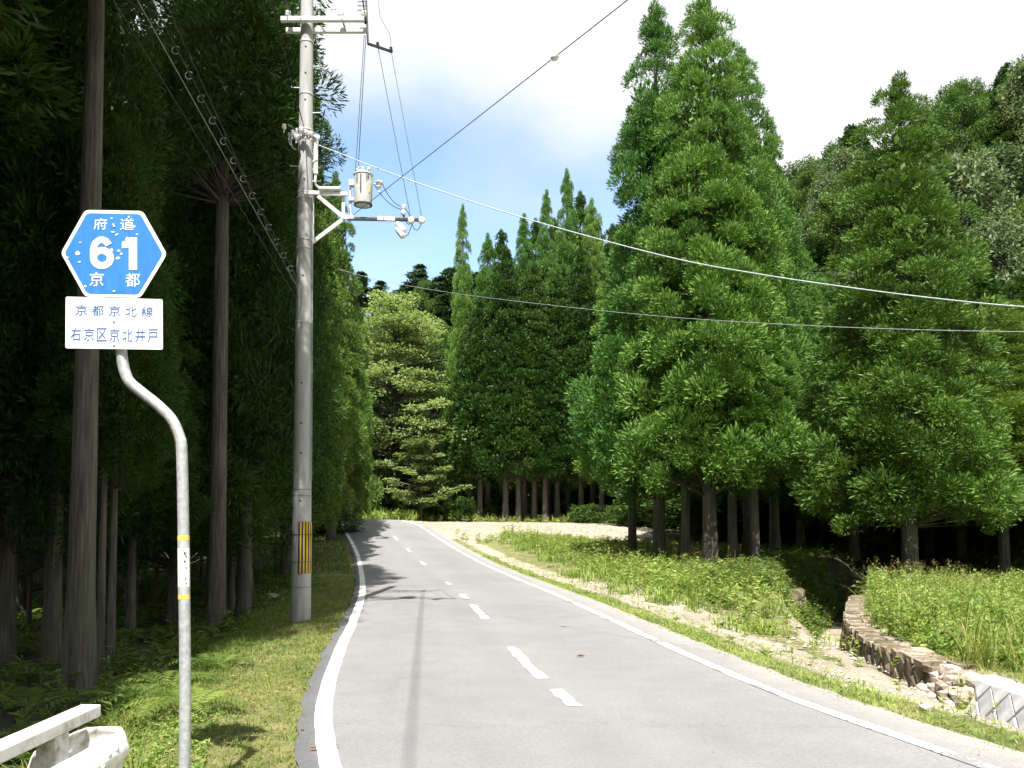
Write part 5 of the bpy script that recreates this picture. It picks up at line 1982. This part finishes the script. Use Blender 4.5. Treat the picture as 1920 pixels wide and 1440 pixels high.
# grass edge behind the turnout
x, y, z, s, c, rng = scatter(30000, (-14, 14), (55, 82), lambda x, y, s, c, u: (s > 2.6) & (y > 57.2 + 0.8 * wob(x, y, 0.5)), 11)
h = rng.uniform(0.2, 0.75, len(x))
V, Q, t = blade_field(x, y, z, h, h * 0.12 + 0.02, rng, 0.7)
stuff('grass', join_parts('grass', [(V, Q, t * 0.8, 0)], (M['weed'],)), 'rank green grass under the cedar row behind the turnout')
x, y, z, s, c, rng = scatter(1400, (-8, 10), (40, 58), lambda x, y, s, c, u: ((s > 2.7) & (s < 9) & (y < 42.5) & (u < 0.5)) | ((y > 56) & (s > 3) & (u < 0.7)), 12)
h = rng.uniform(0.2, 0.5, len(x))
stuff('weeds', join_parts('weeds', weed_plants(x, y, z, h, rng, 14, 0.2), (M['weed'], M['dryweed'])), 'weeds fringing the gravel turnout')
# far roadside meadow past the bend
x, y, z, s, c, rng = scatter(16000, (-26, -6), (55, 76), lambda x, y, s, c, u: (s > 2.8) & (u < 0.9), 13)
h = rng.uniform(0.3, 1.0, len(x))
V, Q, t = blade_field(x, y, z, h, h * 0.12 + 0.02, rng, 0.7)
stuff('grass', join_parts('grass', [(V, Q, t, 0)], (M['weed'],)), 'meadow grass on the far side of the bend')
# rough forest-floor greenery on the left
x, y, z, s, c, rng = scatter(5200, (-16, -3), (6, 44), lambda x, y, s, c, u: (s < -3.9) & (u < np.where(s > -5.2, 0.9, 0.45)), 14)
h = rng.uniform(0.12, 0.42, len(x))
stuff('undergrowth', join_parts('undergrowth', weed_plants(x, y, z, h, rng, 13, 0.17), (M['fern'], M['twig'])), 'dark leafy undergrowth on the forest floor left of the verge')
# long arching grass behind the guardrail
x, y, z, s, c, rng = scatter(2600, (-4.4, -1.75), (2.6, 6.2), lambda x, y, s, c, u: (x < -1.9 - 0.28 * np.clip(y - 4.0, 0, 3)) & (x > -4.2), 15)
def arching(x, y, z, hh, rng, az_mid=0.0, az_sd=3.0, width=0.0065, seg=5, tmax=0.75):
    """long bending blades"""
    n = len(x)
    az = rng.normal(az_mid, az_sd, n)
    dv = np.stack([np.cos(az), np.sin(az)], 1)
    bend = rng.uniform(0.5, 1.2, n)
    Vs = []
    for j in range(seg + 1):
        t_ = j / seg
        out = hh * 0.85 * bend * t_ ** 1.7
        zz = z - 0.02 + hh * (1.25 * t_ - 0.55 * bend * t_ ** 2.6)
        w = width * (1 - t_ ** 2) + 0.0006
        ctr = np.stack([x + dv[:, 0] * out, y + dv[:, 1] * out, zz], 1)
        sd = np.stack([-dv[:, 1], dv[:, 0], np.zeros(n)], 1) * w
        Vs += [ctr + sd, ctr - sd]
    V = np.stack(Vs, 1)
    base = (np.arange(n) * (2 * (seg + 1)))[:, None, None]
    Q = np.array([[2 * j, 2 * j + 1, 2 * j + 3, 2 * j + 2] for j in range(seg)])[None] + base
    return V.reshape(-1, 3), Q.reshape(-1, 4), np.repeat(rng.uniform(0.0, tmax, n), 2 * (seg + 1))


hh = rng.uniform(0.22, 0.62, len(x)) * np.where(y > 5.0, 0.6, 1.0)
V, Q, t = arching(x, y, z, hh, rng, math.pi * 0.75, 1.3)
stuff('grass', join_parts('grass', [(V, Q, t, 0)], (M['grass'],)), 'long arching grass blades behind the guardrail end')


def tufts(n, xr, yr, acc_, seed, h0, h1, per=26, spread=0.10, width=0.006):
    x, y, z, s, c, rng = scatter(n, xr, yr, acc_, seed)
    ix = np.repeat(np.arange(len(x)), per)
    xx = x[ix] + rng.normal(0, spread, len(ix))
    yy = y[ix] + rng.normal(0, spread, len(ix))
    hb = rng.uniform(h0, h1, len(x))[ix] * rng.uniform(0.6, 1.1, len(ix))
    return arching(xx, yy, z[ix], hb, rng, 0.0, 3.0, width, 4, 1.0)


V, Q, t = tufts(1100, (-2, 11), (14, 44), lambda x, y, s, c, u: (s > np.interp(y, [13, 17, 20, 25, 35, 45], [4.4, 3.9, 3.4, 3.6, 4.2, 4.6])) & (c < -0.5) & (s < 9) & (u < 0.75), 51, 0.14, 0.46, 22, 0.12, 0.011)
stuff('grass', join_parts('grass', [(V, Q, t * 0.7, 0)], (M['weed'],)), 'wispy straw-tipped grass tufts rising from the mound weeds')
V, Q, t = tufts(620, (5.8, 17), (11.8, 25.5), lambda x, y, s, c, u: (c > 1.15) & (y > 12), 52, 0.35, 0.95, 18, 0.10, 0.009)
stuff('grass', join_parts('grass', [(V, Q, t, 0)], (M['grass'],)), 'wispy grass tufts mixed through the weed field')
x, y, z, s, c, rng = scatter(2600, (-2, 16), (13, 44), lambda x, y, s, c, u: ((acc(x, y, s, c, u * 0.5)) | ((c > 1.2) & (y < 25))) & (u < 0.55), 53)
h = rng.uniform(0.35, 0.95, len(x))
stuff('weeds', join_parts('weeds', weed_plants(x, y, z, h, rng, 7, 0.08), (M['dryweed'], M['dryweed'])), 'dry brown stalks standing among the green weeds')
# low clover-like leaves by the sign post
x, y, z, s, c, rng = scatter(1500, (-3.6, -1.5), (3.4, 7.5), lambda x, y, s, c, u: (s < -2.9) & (s > -4.6), 16)
h = rng.uniform(0.03, 0.10, len(x))
stuff('weeds', join_parts('weeds', weed_plants(x, y, z, h, rng, 9, 0.06), (M['weed'], M['dryweed'])), 'low leafy weeds around the foot of the sign post')


# ferns
def fern_mesh(seed):
    rng = np.random.default_rng(seed)
    parts = []
    for k in range(8):
        az = k * 0.785 + rng.uniform(-0.3, 0.3)
        L_ = rng.uniform(0.40, 0.62)
        n = 15
        t = np.linspace(0.05, 1, n)
        r = L_ * (t * 0.95)
        zz = L_ * (0.85 * t - 0.75 * t ** 2.2)
        ctr = np.stack([np.cos(az) * r, np.sin(az) * r, zz], 1)
        tan = nrm(np.gradient(ctr, axis=0))
        sd = np.array([-math.sin(az), math.cos(az), 0.0])
        V, Q = sticks(ctr[:-1], ctr[1:], np.full(n - 1, 0.004), np.full(n - 1, 0.003))
        parts.append((V, Q, 0.4, 0))
        for sg in (-1, 1):
            pl = L_ * 0.30 * np.sin(np.clip(t * 0.9 + 0.15, 0, 1) * math.pi) ** 0.8 + 0.01
            d = nrm(sd[None] * sg + tan * 0.45 - UP * 0.12)
            side = nrm(np.cross(d, np.cross(d, tan))) * 1.0
            V, Q = blades(ctr, d, nrm(tan), pl, np.full(n, L_ * 0.055), 0.35)
            parts.append((V, Q, np.repeat(rng.uniform(0.1, 0.9), len(V)), 0))
    return join_parts('fern', parts, (M['fern'],))


FM = [fern_mesh(k) for k in range(3)]
rng = random.Random(11)
n_f = 0
specs = [(370, 1290, 7.6, 'bright fern frond clump just right of the sign post foot'), (262, 1290, 8.6, 'fern left of the sign post in front of the thin stems'),
         (320, 1275, 9.2, 'fern between the thin stems and the sign post'), (410, 1215, 10.5, 'fern on the ditch edge halfway from post to pole'), (60, 1190, 10.5, 'sunny fern left of the thick trunks')]
for px, py, Y, lab in specs:
    x = (px - 960) / FPX * Y
    o = link(bpy.data.objects.new('fern', FM[n_f % 3]))
    o.location = (x, Y, tz(x, Y))
    o.scale = (1.05,) * 3
    o.rotation_euler = (0, 0, rng.uniform(0, 6))
    tag(o, lab, 'fern', 'ferns along the ditch')
    n_f += 1
for k in range(60):
    Y = rng.uniform(7, 26)
    px = rng.uniform(0, 560)
    x = (px - 960) / FPX * Y
    xl = float(np.interp(Y, CENTRE[:, 1], CENTRE[:, 0])) - 4.3
    if x > xl:
        continue
    o = link(bpy.data.objects.new('fern', FM[k % 3]))
    o.location = (x, Y, tz(x, Y))
    sc_ = rng.uniform(0.8, 1.5)
    o.scale = (sc_, sc_, sc_)
    o.rotation_euler = (0, 0, rng.uniform(0, 6))
    tag(o, 'shaded fern among others on the forest floor left of the road', 'fern', 'ferns on the forest floor')

# loose stones in the gravel
rngn = np.random.default_rng(21)
ico = np.array([(0, 0, 1), (0.94, 0, 0.1), (0.25, 0.9, 0), (-0.8, 0.5, 0.1), (-0.75, -0.6, 0), (0.3, -0.9, 0.1), (0, 0, -0.8)])
icof = np.array([(0, 1, 2), (0, 2, 3), (0, 3, 4), (0, 4, 5), (0, 5, 1), (6, 2, 1), (6, 3, 2), (6, 4, 3), (6, 5, 4), (6, 1, 5)])


def pebbles(x, y, z, sz, rng):
    n = len(x)
    an = rng.uniform(0, 6.283, n)
    v = ico[None] * (sz[:, None, None] * rng.uniform(0.6, 1.3, (n, 7, 3)) * np.array([1, 1, 0.65]))
    ca, sa = np.cos(an)[:, None], np.sin(an)[:, None]
    X = v[..., 0] * ca - v[..., 1] * sa
    Y = v[..., 0] * sa + v[..., 1] * ca
    V = np.stack([X + x[:, None], Y + y[:, None], v[..., 2] + z[:, None] + 0.2 * sz[:, None]], -1).reshape(-1, 3)
    T = (icof[None] + (np.arange(n) * 7)[:, None, None]).reshape(-1, 3)
    return V, T


x, y, z, s, c, rng = scatter(9000, (0, 7.5), (4, 30), lambda x, y, s, c, u: (s > 2.9) & (s < 6.0) & (c < 0.0) & (u < np.where(s < 3.3, 0.15, 0.75) * (1 - 0.7 * sstep(y, 17, 24))), 22)
sz = rng.uniform(0.010, 0.032, len(x)) * np.where(rng.uniform(0, 1, len(x)) < 0.08, 2.2, 1)
V, T = pebbles(x, y, z, sz, rng)
stuff('gravel', fast_mesh('gravel', V, tris=T, mats=(M['gravel'],)), 'pale loose stones on the bank between road and creek')
x, y, z, s, c, rng = scatter(2500, (-8, 10), (42, 58), lambda x, y, s, c, u: (s > 2.7) & (s < 16), 23)
V, T = pebbles(x, y, z, rng.uniform(0.02, 0.05, len(x)), rng)
stuff('gravel', fast_mesh('gravel', V, tris=T, mats=(M['gravel'],)), 'coarse gravel lying on the turnout')
# single larger stones
for k, (px, py, Y, r_, lab) in enumerate(((1730, 1318, 7.7, 0.06, 'single fist-sized grey stone on the grassy gravel near the concrete wall'), (518, 1046, 20.5, 0.17, 'pale round rock among leaves left of the utility pole'))):
    x = (px - 960) / FPX * Y
    o = lump('stone', (x, Y, tz(x, Y) + r_ * 0.4), (r_ * 1.2, r_, r_ * 0.75), M['rubble'], None, 90 + k)
    tag(o, lab, 'stone')

# dead leaves and a twig on the asphalt
def leaf_obj(px, py, lab, sz=0.035, rot=0.3):
    Y = CAM_H * FPX / (py - HORIZ)
    x = (px - 960) / FPX * Y
    V = []
    for (a, b, c_) in ((-1, 0, 0.1), (-0.5, 0.42, 0.32), (0.2, 0.5, 0.42), (1.0, 0.05, 0.15), (0.3, -0.45, 0.38), (-0.5, -0.38, 0.30), (0, 0, 0.05)):
        V.append((a * sz, b * sz, c_ * sz))
    mb = MB()
    mb.add(V, [(0, 6, 1), (1, 6, 2), (2, 6, 3), (3, 6, 4), (4, 6, 5), (5, 6, 0)])
    o = mb.build('dead_leaf', M['dry_leaf'])
    o.location = (x, Y, 0.008)
    o.rotation_euler = (0, 0, rot)
    tag(o, lab, 'leaf')


leaf_obj(594, 1398, 'brown curled dead leaf at the outer rim of the left edge line')
leaf_obj(637, 1393, 'small brown dead leaf just inside the left edge line', 0.018, 1.2)
leaf_obj(571, 1361, 'dead leaf on the dark asphalt margin near the verge', 0.028, 2.0)
leaf_obj(1088, 1229, 'dark flat leaf lying alone right of the centre dashes', 0.055, 0.1)
# brown litter patch on the verge
x, y, z, s, c, rng = scatter(700, (-3.4, -1.6), (5, 10), lambda x, y, s, c, u: (s < -2.4) & (s > -3.6) & (u < 0.35 + 0.5 * patch(x, y, 2.0, 1.0)), 31)
n = len(x)
d = nrm(np.stack([rng.normal(size=n), rng.normal(size=n), rng.uniform(-0.05, 0.15, n)], 1))
side = nrm(np.cross(d, UP + rng.normal(size=d.shape) * 0.3))
V, Q = blades(np.stack([x, y, z + 0.04], 1), d, side, rng.uniform(0.04, 0.11, n), rng.uniform(0.004, 0.02, n), 0.5)
stuff('litter', join_parts('litter', [(V, Q, np.repeat(rng.uniform(0, 1, n), 4), 0)], (M['dryweed'],)), 'dry brown cedar litter scattered on the left verge')

# shaded greenery on the creek banks under the cedars
x, y, z, s, c, rng = scatter(5000, (4, 20), (17, 42), lambda x, y, s, c, u: (s > 6.5) & (((c < -0.5) & (y > 21)) | ((c > 0.6) & (y > 24.5))) & (u < 0.85), 41)
h = rng.uniform(0.10, 0.45, len(x))
stuff('undergrowth', join_parts('undergrowth', weed_plants(x, y, z, h, rng, 13, 0.17), (M['fern'], M['twig'])), 'dark leafy undergrowth on the creek banks beneath the cedars')
x, y, z, s, c, rng = scatter(2600, (4.5, 13), (19, 32), lambda x, y, s, c, u: (c < -0.25) & (c > -2.8) & (y > 20), 42)
h = rng.uniform(0.15, 0.5, len(x))
stuff('undergrowth', join_parts('undergrowth', weed_plants(x, y, z, h, rng, 16, 0.20), (M['fern'], M['twig'])), 'shaded leafy growth hanging over the near creek bank at the bend')
# needles and leaf bits lying along both road edges
x, y, z, s, c, rng = scatter_road(1500, 3, 30, -2.25, 2.6, lambda x, y, s, c, u: u < np.where(np.abs(s + 0.1) > 1.95, 0.9, 0.05), 61)
n = len(x)
d = nrm(np.stack([rng.normal(size=n), rng.normal(size=n), rng.uniform(0.0, 0.12, n)], 1))
side = nrm(np.cross(d, UP + rng.normal(size=d.shape) * 0.2))
zz = road_z(y) + 0.010
V, Q = blades(np.stack([x, y, zz], 1), d, side, rng.uniform(0.02, 0.06, n), rng.uniform(0.004, 0.016, n), 0.5)
stuff('litter', join_parts('litter', [(V, Q, np.repeat(rng.uniform(0, 0.8, n), 4), 0)], (M['dryweed'],)), 'dry needles and leaf bits lying along the road edges')
